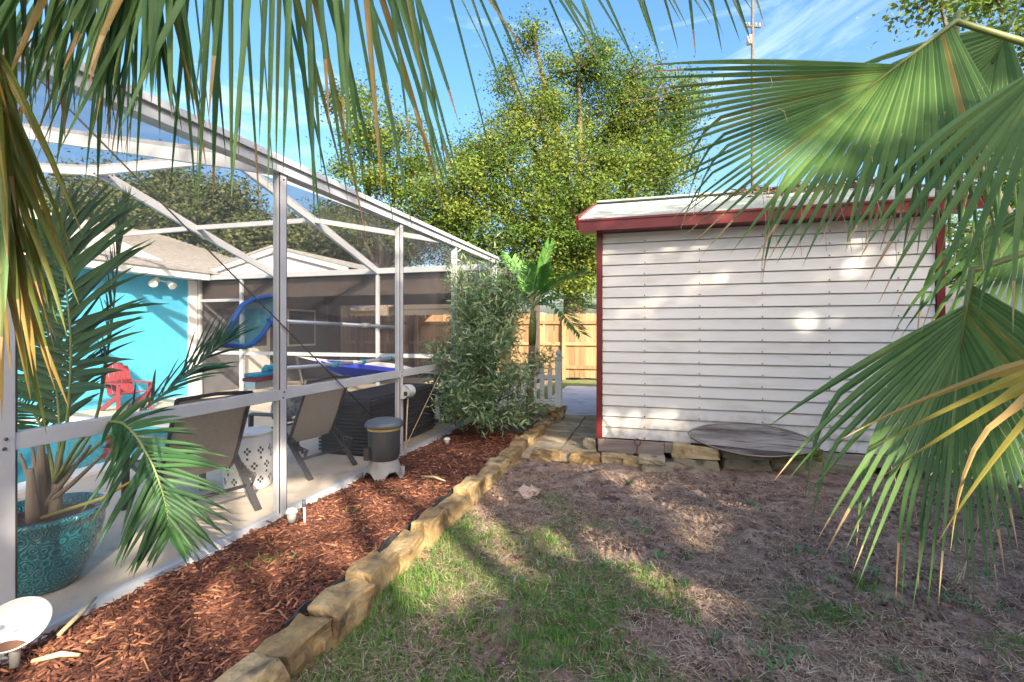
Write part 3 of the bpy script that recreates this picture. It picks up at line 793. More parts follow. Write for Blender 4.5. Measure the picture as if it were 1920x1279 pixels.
for i, (u, v, w, rot, hgt) in enumerate([(1022, 866, .36, -2, .12), (1094, 872, .34, 4, .115), (1150, 874, .27, 2, .115), (1187, 879, .22, -5, .11)]):
    p = P(u, v); me = stone_mesh('edging_stone', w, .2, hgt, 'edging', 200 + i, .016)
    o = link_mesh('edging_stone', me); o.location = (p.x, p.y + .1, -.02); o.rotation_euler = (0, random.uniform(-.03, .03), R(rot + 5))
    tag(o, 'tan edging stone, %s from the left in the short row crossing the walkway end' % ORD[i], 'stone', 'edging stones across the walkway')
for i, (u, v, w, h, z, m_, lab, dy) in enumerate([
    (1105, 855, .15, .17, -.01, 'block', 'small upright stone block at the left corner of the shed', .12),
    (1235, 893, .34, .075, -.01, 'block', 'flat dark paving block low under the shed, beside the iron stake', .22),
    (1222, 893, .26, .06, .065, 'block', 'pale flat block lying upper in the slanted pair by the iron stake', .25),
    (1165, 870, .22, .05, .0, 'block', 'thin pale slab wedged in the dark gap under the shed', .35),
    (1305, 885, .46, .115, -.01, 'block', 'lower block of the two stacked left of the oval board', .17),
    (1305, 885, .46, .125, .106, 'edging', 'upper tan block of the two stacked left of the oval board', .17),
    (1404, 888, .46, .115, -.01, 'block', 'lower dark block under the middle of the oval board', .2),
    (1404, 888, .45, .12, .106, 'block', 'upper lichened block under the middle of the oval board', .2),
    (1500, 890, .46, .115, -.01, 'block', 'lower block beneath the green mossy block at the shed', .2),
    (1500, 890, .46, .12, .106, 'mossy', 'block thick with green moss in front of the shed', .2),
    (1600, 897, .45, .10, -.01, 'block', 'dark block half hidden behind the drooping fan palm leaf', .25)]):
    p = P(u, v); me = stone_mesh('retaining_block', w, .19, h, m_, 300 + i, .01)
    o = link_mesh('retaining_block', me); o.location = (p.x, p.y + dy, z); o.rotation_euler = (0, .0 if i > 3 else random.uniform(-.06, .06), R(random.uniform(-3, 3)))
    tag(o, lab, 'block', 'blocks under the shed front')

# ================================================================== THINGS IN THE CAGE
# ---- sling chairs: local frame faces +x, width along y, z up
def make_chair(label, loc, rz):
    t = thing('sling_chair', label, 'chair', loc, rz, 'sling chairs by the pool', local=True)
    for s in (-1, 1):
        y = .31 * s
        # rear leg (leans back), front leg, arm, lower stretcher
        MB().beam((.10, y, .62), (-.47, y, .0), .026, .055, (0, 1, 0)).build('leg', 'frame_metal', t, bevel=.004)
        MB().beam((.50, y, .60), (.52, y, .0), .026, .055, (0, 1, 0)).build('leg', 'frame_metal', t, bevel=.004)
        MB().tube([(.56, y, .585), (.48, y, .61), (.2, y, .625), (-.08, y, .63), (-.16, y, .60)], .02, 8).build('armrest', 'frame_metal', t)
        MB().tube([(.50, y * .93, .40), (.3, y * .93, .36), (-.05, y * .93, .33), (-.12, y * .93, .40), (-.30, y * .93, .80), (-.40, y * .93, 1.02)], .017, 8).build('side_rail', 'frame_metal', t)
        MB().tube([(-.13, y * .96, .42), (-.30, y * .98, .32), (-.42, y * 1.0, .30), (-.36, y, .20)], .011, 6).build('recline_bar', 'frame_metal', t)
        g = MB()
        for k in range(5):
            a = Vector((-.2 - .045 * k, y, .37 - .02 * k)); g.box((a.x - .008, y - .012, a.z - .05), (a.x + .008, y + .012, a.z))
        g.build('recline_rack', 'frame_metal', t)
    for x, z in ((.5, .40), (-.40, 1.02), (-.3, .19)):
        MB().tube([(x, -.29, z), (x, 0, z + (.02 if z > .9 else 0)), (x, .29, z)], .016, 8).build('cross_bar', 'frame_metal', t)
    def sheet(pts, thick=.006):
        g = MB(); n = 9
        top = [[Vector((x, -.275 + .55 * j / (n - 1), z - .02 * math.sin(math.pi * j / (n - 1)))) for j in range(n)] for x, z in pts]
        g.grid(top); g.grid([[p + Vector((0, 0, -thick)) for p in reversed(r)] for r in top]); return g
    sheet([(.50, .41), (.4, .385), (.3, .37), (.12, .345), (-.05, .34)]).build('seat', 'sling', t)
    sheet([(-.07, .345), (-.13, .43), (-.2, .58), (-.28, .78), (-.34, .92), (-.40, 1.03)]).build('backrest', 'sling', t)
    return t
fa = math.atan2(.28, -.96)
make_chair('taupe sling chair with dark frame behind the hanging palm frond', (-3.36, 2.82, .022), fa).scale = (.88, .88, .88)
make_chair('taupe sling chair between the drum stool and the black deck box', (-3.36, 4.04, .022), fa + .1).scale = (.88, .88, .88)
cu = MB(); c0 = Vector((-3.62, 4.1, .64))
g = MB(); G = []
for i in range(9):
    th = math.pi * i / 8; row = []
    for j in range(16):
        ph = 2 * math.pi * j / 16; a = lambda q: math.copysign(abs(q) ** .6, q)
        row.append(c0 + Vector((a(math.cos(ph)) * math.sin(th) * .06 + .1 * a(math.cos(th)) * .5, a(math.sin(ph)) * math.sin(th) * .2, a(math.cos(th)) * .18)))
    row.append(row[0].copy()); G.append(row)
g.grid(G); o = g.build('cushion', 'cushion'); tag(o, 'patterned grey blue cushion on the farther sling chair', 'cushion')

# ---- pierced drum stool
dp = Vector((-3.42, 3.40, .022)); t = thing('drum_stool', 'white pierced garden drum stool between the two sling chairs', 'stool', dp)
prof = [(.17, 0), (.185, .01)] + [(.185 + .022 * math.sin(math.pi * k / 20), .02 + .42 * k / 20) for k in range(21)] + [(.185, .45), (.17, .465)]
def skip(i, j):
    if i < 3 or i > 19: return False
    a, b = (i - 3) % 6, (j) % 6
    if ((i - 3) // 6) % 2: b = (j + 3) % 6
    return (a, b) in ((1, 2), (2, 1), (2, 3), (3, 2), (5, 5))
MB().lathe(prof, dp, 72, skip).build('body', 'stool', t)
MB().lathe([(.17, .465), (.19, .468), (.195, .478), (.185, .488), (.1, .494), (.0, .496)], dp, 40).build('seat', 'stool', t)
MB().lathe([(.165, .02), (.178, .2), (.165, .44)], dp, 24).build('inner_shade', 'dark_inside', t)  # dark sheet standing in for the shade seen through the holes

# ---- deck storage box
t = thing('deck_box', 'black wicker storage box with ribbed lid inside the cage', 'storage box', (-3.25, 5.3, .022))
bx0, bx1, by0, by1 = -3.57, -2.92, 4.52, 6.12
g = MB(); g.hexa([(bx0 + .02, by0 + .02, .022), (bx1 - .02, by0 + .02, .022), (bx1 - .02, by1 - .02, .022), (bx0 + .02, by1 - .02, .022), (bx0, by0, .57), (bx1, by0, .57), (bx1, by1, .57), (bx0, by1, .57)])
body = g.build('body', 'wicker', t, bevel=.01)
g = MB()
for k in range(13):
    z = .06 + k * .039
    g.box((bx0 + .0, by0 - .006, z), (bx1 - .0, by0 + .012, z + .026)); g.box((bx1 - .012, by0, z), (bx1 + .006, by1, z + .026))
tag(g.build('weave', 'wicker', body), kind='stuff')
lid = MB().box((bx0 - .02, by0 - .025, .572), (bx1 + .02, by1 + .02, .63)).build('lid', 'wicker', t, bevel=.012)
for k in range(26):
    y = by0 + .03 + k * .06
    MB().box((bx0 + .02, y, .628), (bx1 - .02, y + .032, .645)).build('rib', 'wicker', lid)
g = MB(); g.box((-3.1, by0 - .032, .50), (-3.0, by0 - .005, .53)); g.build('handle', 'dark_inside', t)

# ---- hammock and stand
A = PD(556, 668, 7.7); B = PD(822, 700, 6.55); t = thing('hammock', 'blue and cream striped hammock slung on a stand behind the deck box', 'hammock', ((A.x + B.x) / 2, (A.y + B.y) / 2, .022))
dirv = (B - A); side = Vector((-dirv.y, dirv.x, 0)).normalized()
a = A + dirv * .2; b = A + dirv * .84
g = MB(); G = []
n = 17
for i in range(21):
    s = i / 20; c = a.lerp(b, s); c.z -= .24 * math.sin(math.pi * s) + .02
    w = .12 + .33 * math.sin(math.pi * min(max(s, .0), 1.0)) ** .6
    G.append([c + side * (w * (2 * j / (n - 1) - 1)) + Vector((0, 0, .26 * (2 * j / (n - 1) - 1) ** 2 * math.sin(math.pi * s))) for j in range(n)])
g.grid(G)
g.mi = [0 if (j // 3) % 2 == 0 else 1 for i in range(20) for j in range(n - 1)]
g.build('fabric', ['hammock_blue', 'hammock_pale'], t)
for e, gi in ((A, 0), (B, 20)):
    g = MB()
    for j in range(0, n, 2): g.tube([e, G[gi][j]], .005, 4)
    g.build('rope', 'hammock_pale', t)
for e in (A, B):
    base = Vector(((A.x + B.x) / 2, (A.y + B.y) / 2, .06)); q = Vector((e.x, e.y, .06)).lerp(base, .25)
    MB().tube([e, e.lerp(q, .5) + (e - base).normalized() * .04, q], .024, 8).build('stand_arm', 'frame_metal', t)
    MB().tube([q - side * .5 + Vector((0, 0, -.01)), q + side * .5 + Vector((0, 0, -.01))], .024, 8).build('foot', 'frame_metal', t)
q0 = Vector((A.x, A.y, .06)).lerp(base, .25); q1 = Vector((B.x, B.y, .06)).lerp(base, .25)
MB().tube([q0, q1], .024, 8).build('base_tube', 'frame_metal', t)

# ---- pool skimmer net and brush on their poles, hung on the inside of the wall
XN = -2.79
nt_ = thing('skimmer_net', 'blue framed leaf skimmer net on a silver pole hung inside the cage', 'pool net', PX(560, 603, XN))
fp = [(519, 556), (500, 556), (470, 563), (455, 572), (443, 590), (428, 618), (415, 640), (417, 647), (440, 649), (460, 651), (474, 645), (488, 632), (501, 614), (513, 592), (518, 575)]
poly = [PX(u, v, XN) for u, v in fp]
MB().tube(poly + [poly[0], poly[1]], .018, 8).build('frame', 'blue_plastic', nt_)
cen = sum(poly, Vector()) / len(poly)
g = MB()
for i in range(len(poly)):
    p, q = poly[i], poly[(i + 1) % len(poly)]
    ins = Vector((-.045, 0, -.0))
    g.quad(p, q, q.lerp(cen, .5) + ins, p.lerp(cen, .5) + ins); k = len(g.v); g.v += [q.lerp(cen, .5) + ins, p.lerp(cen, .5) + ins, cen + ins * 1.2]; g.f.append((k, k + 1, k + 2)); g.mi.append(0); g.sm.append(False)
g.build('net', 'net_mesh', nt_)
MB().tube([PX(503, 604, XN), PX(530, 602, XN)], [.03, .022], 10).build('socket', 'blue_plastic', nt_)
MB().tube([PX(525, 602, XN), PX(640, 608, XN)], .016, 10).build('pole', 'pole_metal', nt_)
MB().tube([PX(640, 608, XN), PX(741, 614, XN)], .019, 10).build('pole', 'pole_metal', nt_)
MB().tube([PX(680, 610, XN), PX(692, 611, XN)], .026, 10).build('lock_collar', 'grey_box', nt_)
br = thing('pool_brush', 'blue and red pool brush on a telescopic pole below the skimmer net', 'pool brush', PX(560, 690, XN))
c = PX(496, 705, XN)
hd = MB(); hd.box((c.x - .055, c.y - .14, c.z + .0), (c.x + .055, c.y + .14, c.z + .03)); hd.build('head', 'aqua_plastic', br, bevel=.01)
MB().box((c.x - .06, c.y - .15, c.z - .03), (c.x + .06, c.y + .15, c.z - .001)).build('bumper', 'red_plastic', br, bevel=.012)
g = MB()
for i in range(14):
    y = c.y - .13 + i * .02; g.box((c.x - .045, y - .006, c.z - .085), (c.x + .045, y + .006, c.z - .031))
tag(g.build('bristles', 'pole_metal', br), kind='stuff')
e = PX(505, 689, XN)
MB().tube([(c.x, c.y, c.z + .028), (c.x, c.y + .01, e.z), ], .022, 8).build('swivel', 'aqua_plastic', br)
MB().tube([(c.x, c.y + .01, e.z), PX(520, 691, XN)], .024, 8).build('socket', 'aqua_plastic', br)
MB().tube([PX(515, 691, XN), PX(660, 681, XN)], .015, 10).build('pole', 'pole_metal', br)
MB().tube([PX(660, 681, XN), PX(741, 671, XN)], .018, 10).build('pole', 'pole_metal', br)
for u, v in ((628, 683.5), (680, 678.5), (730, 672)):
    p = PX(u, v, XN); MB().tube([p - Vector((0, .03, 0)), p + Vector((0, .03, 0))], .025, 10).build('lock_collar', 'aqua_plastic', br)
for y in (2.93, 4.63):
    for nm, par, z in (('hook', nt_, 1.455 if y < 3 else 1.42), ('hook', br, 1.09)):
        MB().tube([(CXW - .03, y + .05, z - .03), (XN + .02, y + .05, z - .03), (XN - .03, y + .05, z - .025), (XN - .03, y + .05, z + .01)], .006, 6).build(nm, 'frame_metal', par)

# ---- red garden chair by the house
t = thing('garden_chair', 'faded red garden chair against the turquoise house wall', 'chair', (-8.6, 6.0, .022), R(-10), local=True)
t.scale = (.8, .8, .8)
for i in range(5):
    y = -.2 + i * .1; z1 = .92 + .08 * (1 - ((i - 2) / 2) ** 2)
    MB().beam((-.25, y, .36), (-.52, y, z1), .085, .02, (1, 0, 0)).build('back_slat', 'red_plastic', t)
for i in range(5):
    x = -.2 + i * .1; MB().beam((x, -.26, .37 + x * .15), (x, .26, .37 + x * .15), .085, .02).build('seat_slat', 'red_plastic', t)
for s in (-1, 1):
    MB().beam((.27, .29 * s, 0), (.27, .29 * s, .58), .09, .03, (0, 1, 0)).build('leg', 'red_plastic', t)
    MB().beam((.3, .27 * s, .38), (-.5, .27 * s, .0), .03, .1).build('leg', 'red_plastic', t)
    MB().box((-.4, .24 * s - .07, .58), (.36, .24 * s + .07, .605)).build('armrest', 'red_plastic', t)

# ---- navy planter with a leafy plant at the far end
np_ = Vector((-2.93, 6.72, .022)); t = thing('navy_planter', 'glossy navy planter behind the bush inside the cage', 'planter', np_)
MB().lathe([(0, 0), (.15, 0), (.17, .03), (.2, .25), (.215, .38), (.235, .385), (.235, .42), (.21, .42), (.2, .37), (0, .36)], np_, 28).build('bowl', 'navy_glaze', t)
T = np.array(np_) + np.array([0, 0, .6]) + rng.normal(size=(700, 3)) * [.17, .2, .17]
D = rvec(700) + np.array([0, 0, -.1]); pl = inst_mesh('planter_shrub', [(0, 0, 0), (.016, .05, .004), (0, .11, -.01), (-.016, .05, .004)], [(0, 1, 2, 3)], frames(D, rvec(700)), T, rng.random(700), 'bush_leaf')
tag(pl, 'pale leafy shrub growing in the navy planter', 'plant')
st_ = MB()
for k in range(6):
    a = random.uniform(0, 6.28); st_.tube([np_ + Vector((0, 0, .36)), np_ + Vector((.05 * math.cos(a), .05 * math.sin(a), .55)), np_ + Vector((.13 * math.cos(a), .14 * math.sin(a), .72))], [.008, .006, .003], 5)
OFF[pl.name] = Vector(); st_.build('stem', 'petiole', pl)

# ---- teal planter
pp = c2w(-2.54, 2.59, .022); t = thing('teal_planter', 'large glazed teal planter with embossed flowers at the left post', 'planter', pp)
prof = [(a_, b_ * 1.14) for a_, b_ in [(0, 0), (.14, 0), (.16, .01), (.2, .07), (.24, .17), (.265, .27), (.27, .325), (.283, .33), (.285, .352), (.27, .36), (.255, .352), (.25, .31), (0, .30)]]
MB().lathe(prof, pp, 48).build('bowl', 'teal_glaze', t)
MB().lathe([(.251, .352), (.12, .36), (0, .365)], pp, 24).build('potting_soil', 'bed_soil', t)

# ================================================================== PALM BUILDERS
DOWN = Vector((0, 0, -1))
def leaf_strip(p, d0, Ln, w, droop, nrm, fold=.35, rows=7, wprof=None, curl=0.0, sidev=None):
    """V-folded ribbon: p start, d0 direction, droop pulls it down along its length"""
    g = MB(); G = []; d = d0.normalized(); pos = p.copy(); step = Ln / (rows - 1)
    for i in range(rows):
        t = i / (rows - 1)
        ww = w * (min(1, .35 + t * 5) * (1 - t ** 2.2) ** .8 if wprof is None else wprof(t)) + .0006
        s = d.cross(nrm)
        if s.length < .1: s = d.cross(Vector((.3, .8, .2)))
        s.normalize(); up = s.cross(d).normalized()
        G.append([pos - s * ww / 2 + up * fold * ww * .5, pos.copy(), pos + s * ww / 2 + up * fold * ww * .5])
        d = (d + DOWN * droop * (1.0 / (rows - 1)) * (.3 + 1.4 * t) + (sidev * curl / (rows - 1) if sidev else Vector())).normalized()
        pos = pos + d * step
    g.grid(G); return g
def spline(pts, n):
    """catmull-rom through pts, n samples -> (point, tangent)"""
    pts = [Vector(p) for p in pts]; e = [pts[0] * 2 - pts[1]] + pts + [pts[-1] * 2 - pts[-2]]; out = []
    for i in range(n):
        s = i / (n - 1) * (len(pts) - 1); k = min(int(s), len(pts) - 2); t = s - k
        a, b, c, d = e[k:k + 4]
        p = .5 * ((2 * b) + (c - a) * t + (2 * a - 5 * b + 4 * c - d) * t * t + (3 * b - a - 3 * c + d) * t ** 3)
        q = .5 * ((c - a) + 2 * (2 * a - 5 * b + 4 * c - d) * t + 3 * (3 * b - a - 3 * c + d) * t * t)
        out.append((p, q.normalized()))
    return out
def pinnate(root, pts, n, Lmax, w, lmat, rmat, s0=.18, ang=50, droop=.5, nrm=None, r0=.012, jitter=.12, lprof=None, hang=0.0, name='frond', droop_r=None, drop=0.0):
    """feather frond: rachis part with leaflet sub-parts on both sides"""
    sp = spline(pts, 40)
    fr = MB().tube([q for q, _ in sp[::2]] + [sp[-1][0]], [max(.0015, r0 * (1 - .85 * i / 20)) for i in range(21)], 6).build(name, rmat, root)
    for i in range(n):
        s = s0 + (1 - s0) * (i + .5) / n
        p, t = sp[min(39, int(s * 39))]
        if s * 39 < 39:
            k = int(s * 39); f_ = s * 39 - k; p = sp[k][0].lerp(sp[min(39, k + 1)][0], f_)
        N = nrm if nrm is not None else Vector((0, 0, 1))
        sd = t.cross(N).normalized()
        u = (s - s0) / (1 - s0)
        Ln = Lmax * (lprof(u) if lprof else (.45 + 1.3 * u * (1 - u) * 2 if u < .5 else max(.25, 1.1 * (1 - (u - .5) ** 2 * 2.6))))
        for sg in (-1, 1):
            if random.random() < drop: continue
            a = R(ang - 26 * u) + random.gauss(0, jitter)
            d = sd * sg * math.sin(a) + t * math.cos(a) + N * (.12 + random.gauss(0, jitter * .8)) + DOWN * hang
            Lk = Ln * random.uniform(.88, 1.08)
            lm = lmat if isinstance(lmat, str) else random.choice(lmat)
            leaf_strip(p, d, Lk, w * random.uniform(.85, 1.15), droop * random.uniform(.7, 1.4), N, fold=.5).build('leaflet', lm, fr)
    return fr

# ---- potted feather palm
pr = thing('potted_palm', 'dark green feather palm growing in the teal planter', 'palm', pp + Vector((0, 0, .35)))
b0 = pp + Vector((0, 0, .35))
cen_d = 2.76
def pz(u, v, d): return PD(u, v, d - .15)
for dx, dy, h in ((0, 0, .42), (.05, .03, .36), (-.04, .04, .34), (.03, -.05, .30)):
    q = b0 + Vector((dx, dy, 0))
    MB().tube([q - Vector((0, 0, .02)), q + Vector((dx * .2, dy * .2, h * .4)), q + Vector((dx * .4, dy * .4, h))], [.032, .026, .014], 10).build('trunk', 'palm_stem', pr)
cb = pz(103, 905, 2.74)
FR = [  # pixel paths of the rachises with depths
    ([cb, pz(126, 790, 2.72), pz(133, 640, 2.70), pz(118, 500, 2.74), pz(98, 425, 2.8)], 42, .50, .032, Vector(cv(.15, .1, -1)), 72),
    ([cb, pz(112, 800, 2.8), pz(95, 650, 2.86), pz(60, 520, 2.95)], 34, .46, .032, Vector(cv(.1, .2, -1)), 58),
    ([cb, pz(175, 800, 2.85), pz(205, 640, 2.95), pz(222, 490, 3.05), pz(240, 385, 3.1)], 24, .34, .026, Vector(cv(-.75, .1, -.7)), 40),
    ([cb, pz(190, 830, 2.95), pz(290, 752, 3.1), pz(370, 685, 3.2), pz(425, 638, 3.3)], 28, .44, .028, Vector(cv(-.45, .6, -.6)), 58),
    ([cb, pz(160, 815, 2.62), pz(225, 792, 2.52), pz(275, 850, 2.45), pz(308, 935, 2.42), pz(318, 1005, 2.42)], 38, .34, .021, Vector(cv(.35, .55, -.8)), 55),
    ([cb, pz(85, 820, 2.8), pz(50, 760, 2.9), pz(-10, 735, 3.0)], 22, .38, .028, Vector(cv(-.1, .8, -.5)), 58)]
for pts, n, Lm, w, nr_, an in FR:
    pinnate(pr, pts, n, Lm, w, 'pot_palm_leaf', 'petiole', s0=.34, ang=an, droop=.3, nrm=nr_.normalized(), r0=.011)
for u, v in ((37, 850), (60, 835), (170, 835), (196, 850)):
    e = pz(u, v, 2.75); MB().tube([b0 + Vector((0, 0, .06)), b0.lerp(e, .5) + Vector((0, 0, .02)), e], [.016, .012, .007], 7).build('leaf_stalk', 'palm_stem', pr)
MB().tube([b0 + Vector((.03, -.03, .02)), pz(190, 935, 2.62), pz(268, 890, 2.55)], [.011, .009, .006], 7).build('dry_stalk', 'yellow_leaf', pr)

# ================================================================== THINGS IN THE MULCH BED
bp_ = Vector((-2.36, 3.88, .05)); t = thing('waste_bin', 'black round bin with domed lid on a grey footed base by the cage', 'bin', bp_)
# footed base: flared skirt with arch notches
g = MB(); n = 40
G = []
for i in range(7):
    z = .17 * i / 6; row = []
    for j in range(n + 1):
        th = 2 * math.pi * j / n; arch = abs(math.sin(th * 2.5)); r_ = .185 - .06 * (i / 6) ** .8
        zz = max(z, .085 * max(0, 1 - ((1 - arch) / .45) ** 2) if arch > .55 else 0)
        row.append(bp_ + Vector((r_ * math.cos(th), r_ * math.sin(th), zz)))
    G.append(row)
g.grid(G); g.grid([[p.lerp(Vector((bp_.x, bp_.y, p.z)), .12) for p in reversed(r)] for r in G]); g.build('base', 'grey_plastic', t)
MB().lathe([(.0, .165), (.118, .165), (.128, .172), (.135, .19), (.142, .30), (.146, .43), (.146, .455), (.14, .46), (0, .46)], bp_, 36).build('drum', 'black_plastic', t)
MB().lathe([(.147, .44), (.150, .442), (.150, .462), (.140, .463)], bp_, 36).build('rim_band', 'band', t)
MB().lathe([(.150, .463), (.170, .468), (.175, .48), (.17, .505), (.15, .523), (.10, .537), (.05, .543), (0, .545)], bp_, 36).build('lid', 'lid_plastic', t)
g = MB(); q = bp_ + Vector((-.02, -.147, .2)); g.box((q.x - .1, q.y - .0, q.z - .02), (q.x - .05, q.y + .03, q.z + .09)); g.build('latch', 'dark_inside', t)

bx_ = PX(762, 752, CXW + .06); t = thing('timer_box', 'grey outdoor timer box fixed to the cage post above the bin', 'outlet box', bx_)
MB().box((CXW + .035, 4.60, .655), (CXW + .075, 4.74, .80)).build('back_plate', 'grey_box', t, bevel=.006)
g = MB(); G = []
for i in range(9):
    a = math.pi * i / 8; G.append([Vector((CXW + .075 + .075 * math.sin(a), y, .728 + .072 * math.cos(a))) for y in (4.605, 4.735)])
g.grid(G); g.quad(*[G[i][0] for i in (8, 5, 3, 0)]); g.quad(*[G[i][1] for i in (0, 3, 5, 8)]); g.build('cover', 'grey_box', t)
MB().box((CXW + .08, 4.598, .69), (CXW + .12, 4.603, .735)).build('dial', 'dark_inside', t)
MB().tube([(CXW + .075, 4.70, .655), (CXW + .07, 4.68, .4), (CXW + .085, 4.64, .15), (CXW + .09, 4.62, .05)], .008, 6).build('power_cord', 'rope', t)

def path_light(label, p, hgt=.13, lean=0.0):
    t = thing('path_light', label, 'lamp', p, 0, 'small path lights in the mulch')
    ax = Vector((lean, 0, 1)).normalized()
    MB().tube([p - ax * .03, p + ax * hgt * .35], .009, 8).build('stake', 'frame_metal', t)
    MB().tube([p + ax * hgt * .3, p + ax * hgt * .75], [.026, .032], 14).build('housing', 'lamp_metal', t)
    MB().tube([p + ax * hgt * .75, p + ax * hgt * .8, p + ax * hgt * .95, p + ax * hgt], [.04, .042, .03, .012], 14).build('cap', 'clear_lens', t)
path_light('small silver path light at the foot of the nearer cage post', P(547, 990, .04) + Vector((0, 0, .0)), .14)
path_light('small silver path light in the mulch left of the bush', P(838, 838, .05), .11)
sp_ = P(572, 985, .04); t = thing('sprinkler', 'thin grey sprinkler riser beside the nearer path light', 'sprinkler', sp_)
MB().tube([sp_ - Vector((0, 0, .03)), sp_ + Vector((-.008, 0, .13))], .009, 8).build('riser', 'grey_box', t)
MB().tube([sp_ + Vector((-.008, 0, .13)), sp_ + Vector((-.01, 0, .175))], [.014, .012], 10).build('nozzle', 'lid_plastic', t)
MB().tube([sp_ + Vector((-.05, -.01, .0)), sp_ + Vector((-.035, -.01, .06)), sp_ + Vector((-.01, 0, .05))], .007, 6).build('valve', 'frame_metal', t)

# shallow white dish on a stake at the bottom left, with a dead leaf in it
dc = PD(28, 1172, 1.93); ax = cv(.30, .80, -.55).normalized()
t = thing('white_dish', 'shallow white dish on a stake at the bottom left corner', 'dish', (dc.x, dc.y, .03))
e1 = ax.cross(Vector((0, 0, 1))).normalized(); e2 = e1.cross(ax).normalized()
def disc(prof, n=36):
    g = MB(); G = []
    for r_, h_ in prof: G.append([dc + e1 * r_ * math.cos(2 * math.pi * j / n) * 1.05 + e2 * r_ * math.sin(2 * math.pi * j / n) + ax * h_ for j in range(n + 1)])
    g.grid(G); return g
disc([(0.001, -.03), (.045, -.029), (.075, -.02), (.094, -.006), (.102, .008), (.106, .012), (.108, .008), (.097, -.012), (.075, -.035), (.05, -.045), (0.001, -.047)]).build('bowl', 'dish_white', t)
for a, r_ in ((.3, .05), (-.9, .065), (2.6, .09)):
    q = dc + e1 * r_ * math.cos(a) + e2 * r_ * math.sin(a) + ax * (-.026 if r_ < .1 else -.004); MB().tube([q - ax * .004, q + ax * .005], .008, 8).build('bolt', 'lamp_metal', t)
MB().tube([dc - ax * .045, Vector((dc.x, dc.y, .12)), Vector((dc.x, dc.y, -.02))], [.02, .018, .015], 10).build('stake', 'lamp_metal', t)
q = dc - e2 * .085 - ax * .018
o = leaf_strip(q - e1 * .06 + ax * .006, e1 + ax * .1, .12, .045, .0, ax, fold=.5, wprof=lambda t: math.sin(math.pi * t) ** .7).build('fallen_leaf', 'rust')
tag(o, 'curled brown leaf lying in the white dish', 'leaf')

# iron stake, oval board
ip = P(1193, 862); t = thing('iron_stake', 'rusty looped iron stake standing in front of the shed', 'stake', (ip.x, 5.33, 0))
b = Vector((ip.x, 5.345, 0))
MB().tube([b, b + Vector((.01, 0, .15))], .008, 7).build('shank', 'rust', t)
c = b + Vector((.012, 0, .185)); MB().tube([c + Vector((.032 * math.sin(a), 0, -.035 * math.cos(a))) for a in [2 * math.pi * k / 14 for k in range(15)]], .007, 6).build('loop', 'rust', t)

t = thing('oval_board', 'weathered grey pointed oval wooden board leaning on blocks at the shed wall', 'board', (.95, 5.2, .22))
bl = Vector((.34, 5.20, .36)); brp = Vector((1.52, 5.22, .31)); axd = (brp - bl); Lb = axd.length; axd.normalize()
upv = Vector((0, .62, .78)); upv = (upv - axd * upv.dot(axd)).normalized(); nrm = axd.cross(upv).normalized()
if nrm.y > 0: nrm = -nrm
def hw(t): return .17 * max(0, math.sin(math.pi * t)) ** .62
def oval(s0, s1, lo, hi, off, thick, nm):
    g = MB(); n = 18; top = []; bot = []
    for i in range(n + 1):
        tt = s0 + (s1 - s0) * i / n; h = hw(tt); c = bl + axd * Lb * tt - upv * .02
        wob = (lambda q: (fbm(np.array(tt * 9.0), np.array(q * 5.0), 3) - .5) * .02)
        a = c + upv * max(-h, lo * .17) if lo > -1 else c - upv * h; bq = c + upv * min(h, hi * .17)
        if (a - c).dot(upv) > (bq - c).dot(upv): a = bq.copy()
        ms = [a.lerp(bq, k / 4) + nrm * (off + float(wob(k))) for k in range(5)]; top.append(ms); bot.append([p - nrm * thick for p in reversed(ms)])
    g.grid(top, sm=False); g.grid(bot, sm=False)
    g.grid([[r[0] for r in top], [r[-1] for r in bot]], sm=False); g.grid([[r[0] for r in bot], [r[-1] for r in top]], sm=False)
    return g.build(nm, 'grey_wood', t)
for lo, hi in ((-1.0, -.62), (-.60, -.22), (-.20, .2), (.22, .6), (.62, 1.0)): oval(.02, .98, lo, hi, random.uniform(0, .006), .03, 'plank')
g = MB(); G = [bl + axd * Lb * tt + upv * (s * (hw(tt) + .004) - .02) + nrm * .004 for s, rr in ((1, range(0, 33)), (-1, range(32, -1, -1))) for tt in [k / 32 for k in rr]]
g.tube(G + [G[0]], .007, 6); g.build('rim', 'skid_wood', t)

# rocks, mat, dead fronds at the end of the bed
for nm, lab, cat_, p, s_, m_, sd_ in (('rock', 'dark mossy rock at the end of the bed beside the gate post', 'rock', Vector((-1.62, 7.25, .03)), (.36, .22, .2), 'rock', 41),
                             ('rock', 'tan broken stone at the foot of the white gate post', 'rock', Vector((-1.40, 7.14, .0)), (.2, .24, .22), 'edging', 42),
                             ('rock', 'small pinkish stone lying alone on the bare soil', 'rock', P(986, 930), (.14, .1, .06), 'pink_rock', 43)):
    o = link_mesh(nm, stone_mesh(nm, *s_, m_, sd_, .05)); o.location = p; o.rotation_euler = (0, 0, random.uniform(-1, 1)); tag(o, lab, cat_)
g = MB(); q = P(965, 808, .05); g.box((q.x - .3, q.y - .22, .05), (q.x + .26, q.y + .2, .105)); tag(g.build('rubber_mat', 'black_mat', bevel=.01), 'flat black slab set in the bed behind the bush', 'slab')
t = thing('dead_frond_pile', 'heap of dry brown palm fronds at the end of the bed', 'dead fronds', (-1.75, 6.75, .1))
for k in range(70):
    q = Vector((-1.72 + random.gauss(0, .16), 6.72 + random.gauss(0, .2), .1 + abs(random.gauss(0, .05))))
    d = Vector((random.gauss(.5, .6), random.gauss(-.5, .5), random.gauss(.1, .15)))
    leaf_strip(q, d, random.uniform(.2, .42), .018, .5, Vector((0, 0, 1))).build('leaflet', random.choice(['rust', 'grey_wood', 'skid_wood']), t)

